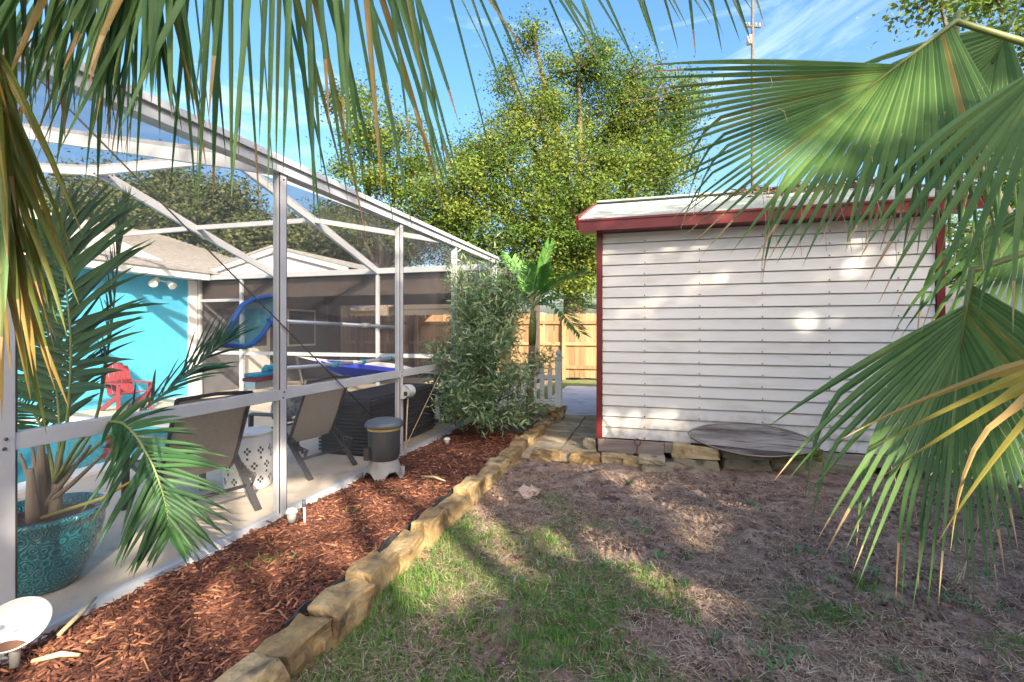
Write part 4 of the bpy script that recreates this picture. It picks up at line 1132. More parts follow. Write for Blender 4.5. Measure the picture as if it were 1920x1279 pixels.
# black plastic bed edging showing behind the stones
g = MB(); G = []
for i in range(40):
    y = 1.75 + i * .05; x = -1.565 + .012 * math.sin(i * 1.7) ; top = .085 + .028 * abs(math.sin(i * .42 + .6))
    G.append([Vector((x - .004, y, .0)), Vector((x - .004, y, top)), Vector((x + .004, y, top)), Vector((x + .004, y, .0))])
g.grid(G, sm=False); tag(g.build('bed_edging', 'black_plastic'), 'strip of black plastic edging between the mulch and the stones', 'edging strip')

# ================================================================== SHRUB AND YOUNG PALM
LEAF = [(0, 0, 0), (.5, .45, .06), (0, 1, 0), (-.5, .45, .06)]
LEAFF = [(0, 1, 2, 3)]
def leaves(name, T, D, Nn, ln, wd, rnd, matn, parent):
    S = frames(D, Nn); S = S * np.stack([wd, ln, ln], axis=1)[:, None, :]
    return inst_mesh(name, LEAF, LEAFF, S, T, rnd, matn, parent)

bb = Vector((-2.06, 5.74, .05)); bush = thing('bush', 'tall narrow leaved green shrub growing in the mulch beside the cage', 'shrub', bb)
tips = []
for k in range(64):
    a = random.uniform(0, 6.283); top = random.random()
    r_ = (.25 + .60 * math.sqrt(random.random())) * (1.0 if top < .75 else .62)
    z = .3 + 1.85 * top
    e = bb + Vector((r_ * math.cos(a) * .95 + .12, r_ * math.sin(a) * .8, z))
    if k < 7: e = bb + Vector((random.uniform(-.85, .45), random.uniform(-.25, .3), random.uniform(1.95, 2.45)))
    mid = bb + Vector(((e.x - bb.x) * .35, (e.y - bb.y) * .35, (e.z - bb.z) * .55 + .1))
    tips.append((mid, e))
g = MB()
for mid, e in tips: g.tube([bb + Vector((random.gauss(0, .02), random.gauss(0, .02), -.02)), mid, e], [.012, .007, .002], 5, cap=False)
g.tube([bb - Vector((0, 0, .05)), bb + Vector((.01, 0, .28))], [.04, .034], 10)
g.build('stem', 'bark', bush)
T = []; D = []
for mid, e in tips:
    dr = (e - mid).normalized()
    for s in range(190):
        f = random.random() ** .75
        q = mid.lerp(e, f * 1.04) + Vector((random.gauss(0, .075), random.gauss(0, .075), random.gauss(0, .075)))
        if e.z - bb.z > 1.9 and f > .6 and random.random() < .55: continue
        T.append(q); d = Vector((random.gauss(0, .7), random.gauss(0, .7), random.gauss(-.1, .6))) + dr * .5; D.append(d)
T = np.array(T); D = np.array(D); N = len(T)
leaves('crown', T, D, rvec(N) + [0, 0, 1], rng.uniform(.075, .135, N), rng.uniform(.013, .021, N), rng.random(N), 'bush_leaf', bush)

yb = Vector((-1.80, 7.05, .03)); yp = thing('young_palm', 'young feather palm with bright green fronds behind the bush', 'palm', yb)
MB().tube([yb, yb + Vector((.015, 0, .5)), yb + Vector((.04, 0, 1.15))], [.075, .058, .05], 12).build('trunk', 'palm_stem', yp)
MB().tube([yb + Vector((.04, 0, 1.14)), yb + Vector((.05, 0, 1.4)), yb + Vector((.06, 0, 1.78))], [.055, .06, .03], 12).build('crownshaft', 'petiole', yp)
hub = yb + Vector((.06, 0, 1.75))
for (r1, u1, d1), Ln in (((.25, 1.0, -.1), .95), ((.75, .62, -.3), .95), ((-.75, .6, .1), .9), ((.05, .75, -.7), .8), ((-.35, .9, .3), .9), ((.85, .2, .2), .9), ((-.85, .15, -.3), .8), ((.55, -.1, -.55), .85)):
    dv = cv(r1, u1, d1).normalized(); pts = [hub, hub + dv * Ln * .5, hub + dv * Ln + Vector((0, 0, -.28 * (1 - u1 * .7)))]
    sp = spline(pts, 24); fr = MB().tube([q for q, _ in sp[::3]], [.012 - .0012 * i for i in range(8)], 5).build('frond', 'petiole', yp)
    T = []; D = []; Nn = []
    for i in range(3, 24):
        for s2 in range(3):
            for sg in (-1, 1):
                q, tt = sp[i]; sd = tt.cross(Vector((0, 0, 1)));
                if sd.length < .1: sd = tt.cross(cv(0, 0, 1))
                sd.normalize(); T.append(q + tt * .014 * s2); D.append(sd * sg * .8 + tt * .65 + Vector((0, 0, random.gauss(.12, .12)))); Nn.append(tt.cross(sd) * -1 + Vector((.01, .01, .1)))
    N = len(T); tt_ = np.repeat(np.linspace(0, 1, 21), 6)
    leaves('leaflets', np.array(T), np.array(D), np.array(Nn), (.36 - .2 * abs(tt_ - .4)) * rng.uniform(.9, 1.1, N), np.full(N, .027), rng.random(N), 'young_palm', fr)['kind'] = 'stuff'

# ================================================================== TREES
def tree(name, label, base, lobes, nleaf, lsize, matn, trunk_r=.3, fork=2.5, clump=.42, seed=1, group=None, keep=None, hollow=.35, per=26):
    r = np.random.default_rng(seed); rr = random.Random(seed)
    t = thing(name, label, 'tree', base, 0, group); base = Vector(base)
    g = MB(); top = base + Vector((rr.uniform(-.2, .2), rr.uniform(-.2, .2), fork))
    g.tube([base - Vector((0, 0, .1)), base + Vector((.05, .02, fork * .5)), top], [trunk_r * 1.25, trunk_r, trunk_r * .85], 12)
    vol = np.array([a * b * c for _, (a, b, c) in lobes]) ** .72; vol = vol / vol.sum()
    C = []; nc = int(nleaf / per)
    for (c, rad), f in zip(lobes, vol):
        c = Vector(c); m = max(6, int(nc * f))
        wob = lambda: Vector((rr.gauss(0, .25), rr.gauss(0, .25), rr.gauss(0, .2)))
        g.tube([top, top.lerp(c, .45) + wob() + Vector((0, 0, .3)), c, c + Vector((0, 0, rad[2] * .6)) + wob()], [trunk_r * .55, trunk_r * .32, trunk_r * .17, .015], 7, cap=False)
        d = r.normal(size=(m, 3)); d /= np.linalg.norm(d, axis=1, keepdims=True)
        q = hollow + (1 - hollow) * r.random((m, 1)) ** .6
        pts = np.array(c) + d * q * np.array(rad) * (1 + .18 * r.normal(size=(m, 1)))
        C.append(pts)
        for k in range(0, m, max(1, m // 16)):
            e = Vector(pts[k]); g.tube([c, c.lerp(e, .5) + wob() * .4, e], [trunk_r * .12, trunk_r * .07, .008], 5, cap=False)
    g.build('trunk', 'bark', t)
    C = np.concatenate(C); k = len(C)
    cl_s = clump * r.uniform(.6, 1.3, (k, 1, 1))
    T = (C[:, None] + r.normal(size=(k, per, 3)) * cl_s * [1, 1, .7]).reshape(-1, 3)
    crnd = np.repeat(r.random(k), per)
    outw = T - np.repeat(C, per, axis=0); outw /= np.linalg.norm(outw, axis=1, keepdims=True) + 1e-6
    N = len(T)
    m_ = T[:, 2] > .4
    if keep is not None: m_ &= keep(T)
    T = T[m_]; crnd = crnd[m_]; N = len(T)
    D = r.normal(size=(N, 3)) * [1, 1, .6] + [0, 0, -.15]; Nn = r.normal(size=(N, 3)) * .55 + outw[m_] * 1.1 + [0, 0, .5]
    leaves('crown', T, D, Nn, lsize * r.uniform(.7, 1.3, N), lsize * .55 * r.uniform(.7, 1.3, N), np.clip(crnd * .8 + r.random(N) * .45 - .12, 0, 1), matn, t)
    return t
def LB(u, v, d, ru, rv, rd=None):
    """lobe centred on a direction at depth d, radii in metres"""
    c = PD(u, v, d); return (c, (ru, rd or ru, rv))
D0 = 19.0; px = D0 / F
tree('oak_tree', 'tall spreading yellow green oak rising behind the white picket gate', P(1075, 618 + 1260 / 19.5),
     [LB(u, v, D0 + dd, a * px * .9, b * px * .9, min(a, b) * px * .9) for u, v, a, b, dd in [
        (1085, 130, 95, 52, 0), (1000, 70, 38, 30, .5), (960, 150, 30, 40, .5), (1180, 145, 60, 45, 1), (1270, 185, 60, 55, .5), (1150, 230, 110, 75, 1.5), (1010, 225, 85, 70, 0),
        (1240, 270, 75, 65, 1), (930, 280, 65, 50, -.5), (1060, 320, 130, 80, -1), (1200, 330, 95, 70, 0), (890, 360, 90, 70, -1), (1000, 420, 130, 70, -1.5), (1130, 410, 110, 60, -.5),
        (820, 430, 90, 55, 0), (930, 500, 120, 70, -1), (1060, 510, 110, 60, 0), (870, 300, 50, 40, 1), (1150, 480, 70, 60, .5)]],
     135000, .12, 'oak_leaf', .46, 3.0, clump=.37, seed=11, hollow=.45, per=170)
tree('oak_tree', 'slender loose crowned tree with reddish tips left of the tall oak', P(715, 618 + 1260 / 19),
     [LB(u, v, 18 + dd, a * px, b * px) for u, v, a, b, dd in [(660, 190, 40, 45, 0), (690, 260, 60, 50, 0), (640, 310, 25, 18, 0), (750, 250, 40, 30, .5), (770, 330, 75, 50, .5), (700, 330, 45, 30, 0), (660, 400, 60, 40, .5), (760, 420, 80, 55, .5), (830, 360, 45, 35, 0)]],
     28000, .12, 'oak_leaf', .24, 3.5, clump=.33, seed=12, hollow=.2, per=140)
d1 = 27.0; p1 = d1 / F
for sd, lab, bu, lb in (
    (21, 'dense dark green tree behind the house roof, leftmost seen through the cage', 200, [(120, 400, 80, 70), (200, 380, 80, 70), (170, 450, 110, 50), (250, 430, 60, 60), (60, 430, 90, 70)]),
    (22, 'rounded dark green tree behind the house roof beside the nearer cage post', 400, [(400, 380, 55, 50), (360, 430, 60, 50), (440, 420, 65, 55), (480, 450, 60, 40), (310, 395, 45, 60), (330, 340, 40, 30)]),
    (23, 'broad hazy tree low behind the covered patio roof', 640, [(580, 470, 60, 40), (650, 455, 75, 50), (720, 470, 70, 45), (600, 500, 70, 30), (560, 440, 40, 35)])):
    tree('background_tree', lab, P(bu, 618 + 1260 / d1), [LB(u, v, d1 + (i % 3) - 1, a * p1, b * p1) for i, (u, v, a, b) in enumerate(lb)], 24000, .22, 'dark_leaf', .35, 3.5, per=50, clump=.55, seed=sd, group='trees behind the house')
d2 = 15.0; p2 = d2 / F
tree('background_tree', 'bushy green tree beyond the vinyl fence right of the shed', P(1850, 618 + 1260 / d2), [LB(u, v, d2 + (i % 2), a * p2, b * p2) for i, (u, v, a, b) in enumerate([(1840, 440, 70, 60), (1930, 420, 80, 90), (1800, 520, 60, 60), (1890, 520, 90, 60), (1990, 500, 90, 100), (1900, 330, 90, 60)])], 12000, .16, 'oak_leaf', .25, 2.2, clump=.35, seed=31)
tree('background_tree', 'loose leafed tree high behind the fan palm at the upper right', P(1960, 618 + 1260 / 13.), [LB(u, v, 13 + (i % 2), a * 13 / F, b * 13 / F) for i, (u, v, a, b) in enumerate([(1760, -10, 90, 22), (1870, -5, 90, 35), (1990, 60, 100, 80), (1900, 230, 70, 60)])], 5200, .17, 'oak_leaf', .22, 3.0, clump=.42, seed=32, hollow=.0)

# utility pole far behind
up = P(1411, 618 + 1260 / 38.); t = thing('utility_pole', 'thin grey utility pole top showing above the shed roof', 'pole', up)
zt_ = 1.4 + 650 / F * 38
MB().tube([up, (up.x, up.y, zt_)], [.15, .11], 10).build('pole', 'bark', t)
g = MB(); a = cv(1, 0, .1); g.beam(Vector((up.x, up.y, 25.4)) - a * .7, Vector((up.x, up.y, 25.4)) + a * .7, .12, .14); g.build('cross_arm', 'bark', t)
for k in (-1.0, -.5, .5, 1.0): MB().lathe([(.0, 0), (.06, .02), (.05, .1), (.07, .14), (.03, .22), (0, .24)], Vector((up.x, up.y, 25.47)) + a * k * .6, 8).build('insulator', 'grey_box', t)
MB().tube([Vector((up.x, up.y, 24.3)) - a * .28 + Vector((0, 0, -.35)), Vector((up.x, up.y, 24.3)) - a * .28 + Vector((0, 0, .35))], .2, 10).build('transformer', 'grey_box', t)

# ================================================================== UNSEEN SHADE TREES ADDED BEHIND THE CAMERA (leaves cut away so sun reaches chosen spots)
LIT = [(100, 1215, .15), (205, 1165, .10), (170, 1240, .14), (310, 1135, .12), (430, 1168, .10), (500, 1050, .16), (555, 1005, .16), (460, 1010, .1), (700, 965, .22), (650, 1000, .16), (760, 922, .2), (820, 905, .12),
       (950, 825, .30), (880, 845, .2), (745, 1040, .18), (800, 1000, .2), (850, 960, .2), (885, 925, .18), (830, 1085, .22), (900, 1040, .26), (960, 1005, .2), (770, 1110, .12), (1030, 860, .2), (1110, 866, .22), (1180, 885, .2), (1245, 918, .22),
       (1290, 945, .18), (1300, 960, .14), (1100, 1010, .13), (1140, 1035, .10), (1070, 985, .1), (1310, 1098, .07), (1290, 1000, .08), (1060, 830, .2), (430, 960, .25), (480, 930, .2), (350, 1045, .14), (620, 925, .3), (255, 1010, .12), (560, 900, .2), (400, 1000, .16), (300, 985, .1)]
GP = [(P(u, v, .03), r_) for u, v, r_ in LIT]
WL = [(1240, 815, .10), (1225, 790, .07), (1265, 790, .06), (1245, 770, .05), (1200, 775, .05), (1330, 660 - 150, .04), (1290, 455, .10), (1340, 520, .06), (1230, 560, .07), (1250, 590, .04), (1560, 460, .09), (1520, 470, .06), (1580, 490, .08), (1490, 600, .07), (1540, 610, .07), (1560, 575, .05), (1510, 640, .05), (1600, 450, .05), (1115, 780, .1), (1640, 500, .08), (1690, 470, .06)]
for u, v, r_ in WL:
    q = PY(u, v, SY0 - .01); GP.append((q - SUN * (q.z / SUN.z), r_ * 1.1))
GPx = np.array([[p.x, p.y, r_ + (.21 if i < len(LIT) else .09)] for i, (p, r_) in enumerate(GP)])
# lateral coordinate (across the sun) of every shadow; the cage side stays mostly open
bvec = np.array([SUN_AZ[0] / n_, SUN_AZ[1] / n_]); avec = np.array([-bvec[1], bvec[0]])
se = SUN.z / math.hypot(SUN.x, SUN.y)
def keep(T):
    sx = T[:, 0] - bvec[0] * T[:, 2] / se; sy = T[:, 1] - bvec[1] * T[:, 2] / se
    m = np.ones(len(T), bool)
    for gx, gy, r_ in GPx:
        m &= (sx - gx) ** 2 + (sy - gy) ** 2 > r_ ** 2
    s = sx * avec[0] + sy * avec[1]
    return m & (s > -2.1 + .4 * np.sin(sx * 3) * np.cos(sy * 2.3))
def sb(s, b, z): return Vector((s * avec[0] + b * bvec[0], s * avec[1] + b * bvec[1], z))
tree('added_shade_oak', 'unseen broad oak added behind the viewer to shade the mulch and lawn', sb(.9, 8.0, 0), [(sb(s, b, z), (1.5, 1.5, 1.3)) for s, b, z in [(-.2, 7.2, 4.6), (1.2, 7.4, 4.6), (2.3, 7.8, 5.0), (-.2, 7.8, 6.2), (1.0, 8.0, 6.4), (2.4, 8.0, 6.9), (.5, 8.2, 7.9), (1.8, 8.2, 8.4), (0.2, 6.8, 3.3), (1.6, 7.0, 3.4), (-1.5, 7.2, 5.0), (-1.4, 7.4, 6.6), (-1.3, 7.0, 3.6), (-1.2, 7.8, 8.0)]],
     31000, .22, 'shade_leaf', .3, 2.4, clump=.5, seed=51, keep=keep, hollow=.1)
tree('added_shade_oak', 'unseen broad oak added behind the fence to shade the shed wall', sb(4.8, 8.0, 0), [(sb(s, b, z), (1.6, 1.6, 1.4)) for s, b, z in [(3.4, 7.4, 4.6), (4.7, 7.6, 4.6), (6.0, 7.8, 5.0), (3.4, 7.8, 6.3), (4.8, 8.0, 6.6), (6.1, 8.0, 7.0), (3.6, 8.2, 8.0), (5.0, 8.2, 8.4), (6.3, 8.2, 8.6), (4.2, 7.0, 3.4), (5.6, 7.2, 3.4)]],
     26000, .22, 'shade_leaf', .3, 2.4, clump=.5, seed=52, keep=keep, hollow=.1)

# ================================================================== FOREGROUND FEATHER PALM (top and left)
mat('tip_brown', (.36, .22, .10), (.50, .36, .18), scale=6, rough=.7, objr=.5, transl=.2)
tb = c2w(-1.7, -.55, 0)
fp_ = thing('feather_palm', 'feather palm whose long leaflets hang into the top left of the view', 'palm', tb)
MB().tube([tb - Vector((0, 0, .05)), tb + Vector((.02, .03, .9)), tb + Vector((.05, .05, 2.0))], [.16, .12, .10], 14).build('trunk', 'palm_stem', fp_)
hubp = tb + Vector((.05, .05, 1.98))
def hanging(pts, n, lens, w, mats, s0, spread, tilt, r0=.013, fwd=.25, seed=0, droop=.35, bias=0.0, thin=lambda u: 0, slim=lambda u: 1):
    """rachis with leaflets that hang from it; spread fans them about the straight-down direction"""
    rr = random.Random(seed); sp = spline(pts, 60)
    fr = MB().tube([q for q, _ in sp[::3]] + [sp[-1][0]], [max(.002, r0 * (1 - .8 * i / 20)) for i in range(21)], 7).build('frond', 'petiole', fp_)
    for i in range(n):
        s = s0 + (1 - s0) * (i + .5 + rr.uniform(-.3, .3)) / n; s = min(.999, s); k = int(s * 59); f_ = s * 59 - k
        p = sp[k][0].lerp(sp[k + 1][0], f_); u = (s - s0) / (1 - s0)
        for sg in (-1, 1):
            if rr.random() < thin(u): continue
            Ln = lens(u) * rr.uniform(.8, 1.12)
            d = cv(spread(u) + rr.gauss(0, .10) + bias, -1, sg * fwd + rr.gauss(0, .12) + tilt)
            lm = mats[0] if rr.random() < .72 else rr.choice(mats)
            st2 = leaf_strip(p + cv(0, 0, .006 * sg), d, Ln, w * slim(u) * rr.uniform(.7, 1.15), droop * rr.uniform(.4, 1.5), cv(rr.gauss(0, .5), .25, -1).normalized(), fold=.45, rows=8)
            if rr.random() < .22:
                for q in range(1, 1 + 2 * rr.choice((1, 1, 2))): st2.mi[-q] = 1
            st2.build('leaflet', [lm, 'tip_brown'], fr)
    return fr
RA = [hubp, PD(-420, -260, 1.15), PD(80, -215, 1.45), PD(420, -185, 1.65), PD(760, -160, 1.8), PD(1080, -110, 1.95), PD(1400, -70, 2.05)]
hanging(RA, 100, lambda u: (.72 + 1.0 * u if u < .34 else (1.06 if u < .5 else max(.38, 1.06 - 1.75 * (u - .5)))), .023, ['palm_leaf', 'palm_leaf', 'olive_leaf'], .30, lambda u: -.62 + 1.15 * min(u, .62) / .62 - .35 * max(0, u - .62), .05, seed=5, fwd=.22, droop=.2, thin=lambda u: 0.05 if u < .5 else .66, slim=lambda u: 1 if u < .5 else .62)
RB = [hubp, PD(-330, -330, 1.0), PD(-40, -200, 1.2), PD(190, -110, 1.4), PD(330, -60, 1.55)]
hanging(RB, 56, lambda u: .6 - .1 * u, .022, ['palm_leaf', 'olive_leaf'], .35, lambda u: -.5 + .5 * u, .0, seed=6)
RC = [hubp, PD(-300, -120, 1.05), PD(-120, -60, 1.12), PD(-25, 60, 1.18), PD(15, 300, 1.2), PD(8, 540, 1.22)]
hanging(RC, 30, lambda u: .50 - .12 * u, .020, ['olive_leaf', 'yellow_leaf', 'olive_leaf', 'palm_leaf'], .42, lambda u: .22 - .05 * u, .0, seed=7, fwd=.2, droop=.5)
RD = [hubp, PD(-420, 60, 1.05), PD(-150, 30, 1.1), PD(-40, 160, 1.15), PD(-20, 400, 1.2)]
hanging(RD, 16, lambda u: .42, .018, ['olive_leaf', 'yellow_leaf'], .5, lambda u: .1, .0, seed=8, fwd=.2, droop=.5)

# ================================================================== FAN PALM (right)
ft = c2w(3.1, 1.75, 0)
NOTCH = []
fan = thing('fan_palm', 'large fan palm whose broad pleated leaves droop in from the right', 'palm', ft)
MB().tube([ft - Vector((0, 0, .05)), ft + Vector((.02, .02, .9)), ft + Vector((0, .03, 1.9))], [.2, .17, .16], 16).build('trunk', 'palm_stem', fan)
fh = ft + Vector((0, .03, 1.85))
def fan_leaf(hub, f, n_, span0, span1, Ln, nseg, fuse, droop, costa, mats, seed, wk=1.0, fall=0.0, out=.0, Lf=None, petiole=True):
    """f: axis, n_: blade normal (towards the viewer); spans in degrees either side of f (positive = towards f x n_)"""
    rr = random.Random(seed); f = f.normalized(); n_ = (n_ - f * n_.dot(f)).normalized(); lat = f.cross(n_).normalized()
    fr = MB()
    c_end = hub + f * costa + DOWN * costa * .25
    if petiole:
        e = fh; fr.tube([e, e.lerp(hub, .5) + Vector((0, 0, .12)), hub, c_end], [.02, .016, .013, .006], 8)
    else: fr.tube([hub - f * .05, hub, c_end], [.013, .012, .006], 8)
    part = fr.build('fan_leaf', 'petiole', fan)
    dphi = R(span1 - span0) / nseg; rows = 12; kf = max(2, int(round(fuse * (rows - 1))))
    def curve(ph, dk, L_):
        c = math.cos(ph); pos = hub.lerp(c_end, max(0, c) ** 2 * .9); dd = (f * math.cos(ph) + lat * math.sin(ph) + n_ * out).normalized(); res = []
        for r_ in range(rows):
            t = r_ / (rows - 1); res.append((pos.copy(), dd.copy()))
            dd = (dd + DOWN * (dk * (t ** 1.6) * 2.2 + fall) / (rows - 1)).normalized(); pos = pos + dd * L_ / (rows - 1)
        return res
    LL = lambda p: Ln * (Lf(p) if Lf else 1.0)
    for i in range(nseg):
        p0 = R(span0) + dphi * i; p1 = p0 + dphi; pm_ = (p0 + p1) / 2
        A_ = curve(p0, droop, LL(p0)); B_ = curve(p1, droop, LL(p1)); tipL = LL(pm_) * rr.uniform(.9, 1.08); G = []
        for r_ in range(kf + 1):
            a_, b_ = A_[r_][0], B_[r_][0]; w_ = b_ - a_; cut = 1.0 if r_ < kf else .94
            m_ = (a_ + b_) / 2
            G.append([m_ - w_ * .5 * cut, m_ + n_ * w_.length * .32, m_ + w_ * .5 * cut])
        NOTCH.append((seed, A_[kf][0] + n_ * .004))
        w_ = B_[kf][0] - A_[kf][0]; W0 = w_.length * wk; sv = w_.normalized(); pos = (A_[kf][0] + B_[kf][0]) / 2; dd = (A_[kf][1] + B_[kf][1]).normalized(); nn = n_.copy()
        dk = droop * rr.uniform(.6, 1.7); bend = rr.random() < .14; bt = rr.uniform(.3, .55); tw = rr.gauss(0, .05); rest = tipL * (1 - kf / (rows - 1)); m2 = rows - 1 - kf; yaw_ = rr.gauss(0, .05)
        for q in range(1, m2 + 1):
            t = kf / (rows - 1) + (1 - kf / (rows - 1)) * q / m2
            k_ = (dk * (t ** 1.6) * 2.2 + fall) / (rows - 1)
            if bend and q / m2 > bt: k_ += .55
            dd = (dd + DOWN * k_ + sv * yaw_ / m2).normalized(); pos = pos + dd * rest / m2
            nn = (nn + sv * tw); nn = (nn - dd * nn.dot(dd)).normalized(); sv = (sv - dd * sv.dot(dd)).normalized()
            ww = W0 * max(.03, 1 - (q / m2) ** 1.25)
            G.append([pos - sv * ww / 2, pos + nn * ww * .38, pos + sv * ww / 2])
        g = MB(); g.grid(G, sm=False); lm = mats[0] if rr.random() < .86 else rr.choice(mats)
        if rr.random() < .55:
            for q in range(1, 1 + 2 * rr.choice((1, 1, 2))): g.mi[-q] = 1
        g.build('segment', [lm, 'tip_brown'], part)
    return part
def img(deg, tow=0.0):   # image-plane direction (degrees, counter-clockwise from right), tow = towards camera
    return cv(math.cos(R(deg)), math.sin(R(deg)), -tow)
TOC = cv(0, 0, -1)
hA = PD(1792, 40, 2.0); hB = PD(1822, 508, 1.95); hC = PD(2010, 30, 1.65); hD = PD(2120, 585, 1.55); hE = PD(1960, 330, 2.3)
pA = fan_leaf(hA, img(206, .0), TOC + cv(.15, .35, 0), -78, 34, 1.08, 50, .48, .10, .42, ['fan_leaf', 'fan_leaf', 'olive_leaf'], 1, wk=1.0, Lf=lambda p: .98 if p > -.35 else .98 + .36 * (p + .35))
fan_leaf(hA + cv(.05, .02, .05), img(262, .1), TOC + cv(-.2, .3, 0), -20, 60, .82, 18, .42, .4, .2, ['fan_leaf', 'olive_leaf'], 2, petiole=False)
pB = fan_leaf(hB, img(252, .12), TOC + cv(0, .4, 0), -66, 48, 1.08, 44, .42, .16, .28, ['fan_leaf', 'fan_leaf', 'olive_leaf'], 3, fall=.05, out=.2, wk=1.05, Lf=lambda p: .99 if p > .25 else max(.70, .99 - .42 * (.25 - p)))
fan_leaf(hC, img(235, .1), TOC + cv(0, .4, 0), -45, 26, 1.0, 15, .38, .45, .2, ['fan_leaf'], 4, fall=.1, wk=1.0)
fan_leaf(hD, img(208, .05), TOC + cv(0, .5, 0), -16, 14, .88, 5, .4, .05, .15, ['yellow_leaf', 'olive_leaf', 'fan_leaf'], 5, wk=.6)
fan_leaf(hE, img(238, .1), TOC + cv(0, .3, 0), -40, 36, .9, 16, .4, .5, .2, ['fan_leaf', 'olive_leaf'], 6, fall=.2)
fan_leaf(PD(2080, 560, 2.1), img(235, .1), TOC + cv(0, .3, 0), -40, 30, .95, 16, .4, .4, .2, ['fan_leaf', 'olive_leaf'], 7, fall=.1)
fan_leaf(PD(1915, 5, 2.15), img(238, .0), TOC + cv(0, .3, 0), -45, 52, .98, 26, .26, .38, .25, ['fan_leaf', 'fan_leaf', 'olive_leaf'], 8, fall=.12)
# loose fibres hanging from the leaf margins
g = MB(); rr = random.Random(9)
nA = [q for sd_, q in NOTCH if sd_ in (1, 3, 4)]
for k in range(44):
    q = rr.choice(nA)
    Ln = rr.uniform(.2, .5); pts = [q]
    for i in range(5): pts.append(pts[-1] + Vector((rr.gauss(0, .018), rr.gauss(0, .018), -Ln / 5)))
    g.tube(pts, .0013, 3, cap=False)
tag(g.build('leaf_fibres', 'fibre', pA), kind='stuff')

# ================================================================== GROUND COVER
# mulch chips
def scatter_bed(n, xlo, xhi, ylo, yhi):
    return rng.uniform(xlo, xhi, n), rng.uniform(ylo, yhi, n)
CH = [(-.5, -.5, 0), (.5, -.42, 0), (.42, .5, 0), (-.4, .46, 0), (-.42, -.4, 1), (.4, -.34, 1), (.34, .42, 1), (-.34, .38, 1)]
CHF = [(4, 5, 6, 7), (0, 1, 5, 4), (1, 2, 6, 5), (2, 3, 7, 6), (3, 0, 4, 7)]
x1, y1 = scatter_bed(15000, -2.56, -1.52, 0.9, 3.4); x2, y2 = scatter_bed(11000, -2.56, -1.52, 3.4, 7.4)
x = np.concatenate([x1, x2]); y = np.concatenate([y1, y2]); N = len(x)
z = bed_h(x, y) + rng.uniform(.0, .022, N)
yaw = rng.uniform(0, 6.283, N); pit = rng.normal(0, .22, N)
D = np.stack([np.cos(yaw), np.sin(yaw), pit], 1); Nn = np.stack([rng.normal(0, .35, N), rng.normal(0, .35, N), np.ones(N)], 1)
ln = rng.gamma(3.0, .014, N) + .014; wd = rng.uniform(.004, .012, N); th = rng.uniform(.002, .006, N)
S = frames(D, Nn) * np.stack([wd, ln, th], 1)[:, None, :]
tag(inst_mesh('mulch_chips', CH, CHF, S, np.stack([x, y, z], 1), np.clip(rng.beta(1.6, 2.4, N) + .25 * (fbm(x * 2, y * 2, 2) - .5), 0, 1), 'mulch'), 'reddish brown bark mulch filling the bed beside the cage', 'mulch', kind='stuff')
# longer pale sticks lying on the mulch
for i, (u, v, u2, v2, lab) in enumerate([(790, 893, 835, 902, 'pale stick lying on the mulch right of the bin'), (110, 1190, 180, 1120, 'long pale palm sheath strip beside the white dish'), (60, 1240, 150, 1228, 'short bleached stick near the bottom left corner')]):
    a, b = P(u, v, .09), P(u2, v2, .09); m_ = a.lerp(b, .5) + Vector((.01, .01, .012))
    tag(MB().tube([a, m_, b], [.008, .011, .006], 7).build('stick', 'fibre'), lab, 'stick')

# grass blades, dry thatch and weeds on the yard
def yard_pts(n, dens):
    x = rng.uniform(-1.36, 3.05, n); y = rng.uniform(.9, 5.05, n)
    # only what the view holds
    r_ = x * ct + y * st; d_ = -x * st + y * ct
    m = (d_ > 1.6) & (abs(r_) < d_ * 1.12) & ((x < -.2) | (y < 4.95)) & ~((x < -.05) & (y > 4.6))
    m &= rng.random(n) < dens(x, y) * np.clip(2.6 / np.maximum(d_, .5), .25, 1.2)
    return x[m], y[m]
def gdens(x, y):
    base = 1.0 - np.clip((x + .45) * .62, 0, 2) - np.clip((y - 2.5) * .75, 0, 2)
    patch = fbm(x * 2.6 + 3, y * 2.6, 4)
    near = np.clip(1 - np.abs(x + 1.25) / .3, 0, 1) * np.clip(1.4 - (y - 2) * .5, 0, 1) * .5
    return np.clip(base * .8 + near + (patch - .55) * 2.4, .0, 1)
BLQ = [(-.5, 0, 0), (.5, 0, 0), (.38, .5, .14), (-.38, .5, .14), (.06, 1, .02), (-.06, 1, .02)]
def blades(name, n, dens, l0, l1, w0, w1, lean, matn, label, cat_, flat=False):
    x, y = yard_pts(n, dens); N = len(x); z = ground_h(x, y) - .002
    yaw = rng.uniform(0, 6.283, N)
    if flat: el = np.abs(rng.normal(0, .12, N)) + .01; z = z + rng.uniform(.001, .02, N)
    else: el = np.clip(rng.normal(lean, .35, N), .08, 1.45)
    D = np.stack([np.cos(yaw) * np.cos(el), np.sin(yaw) * np.cos(el), np.sin(el)], 1)
    Nn = np.stack([-np.cos(yaw) * np.sin(el), -np.sin(yaw) * np.sin(el), np.cos(el)], 1) + rng.normal(0, .15, (N, 3))
    ll = rng.uniform(l0, l1, N)
    S = frames(D, Nn) * np.stack([rng.uniform(w0, w1, N), ll, ll * (1 if not flat else .3)], 1)[:, None, :]
    return tag(inst_mesh(name, BLQ, [(0, 1, 2, 3), (3, 2, 4, 5)], S, np.stack([x, y, z], 1), rng.random(N), matn), label, cat_, kind='stuff')
blades('grass', 300000, gdens, .022, .06, .0024, .005, .75, 'grass', 'patchy green grass thickest beside the edging stones', 'grass')
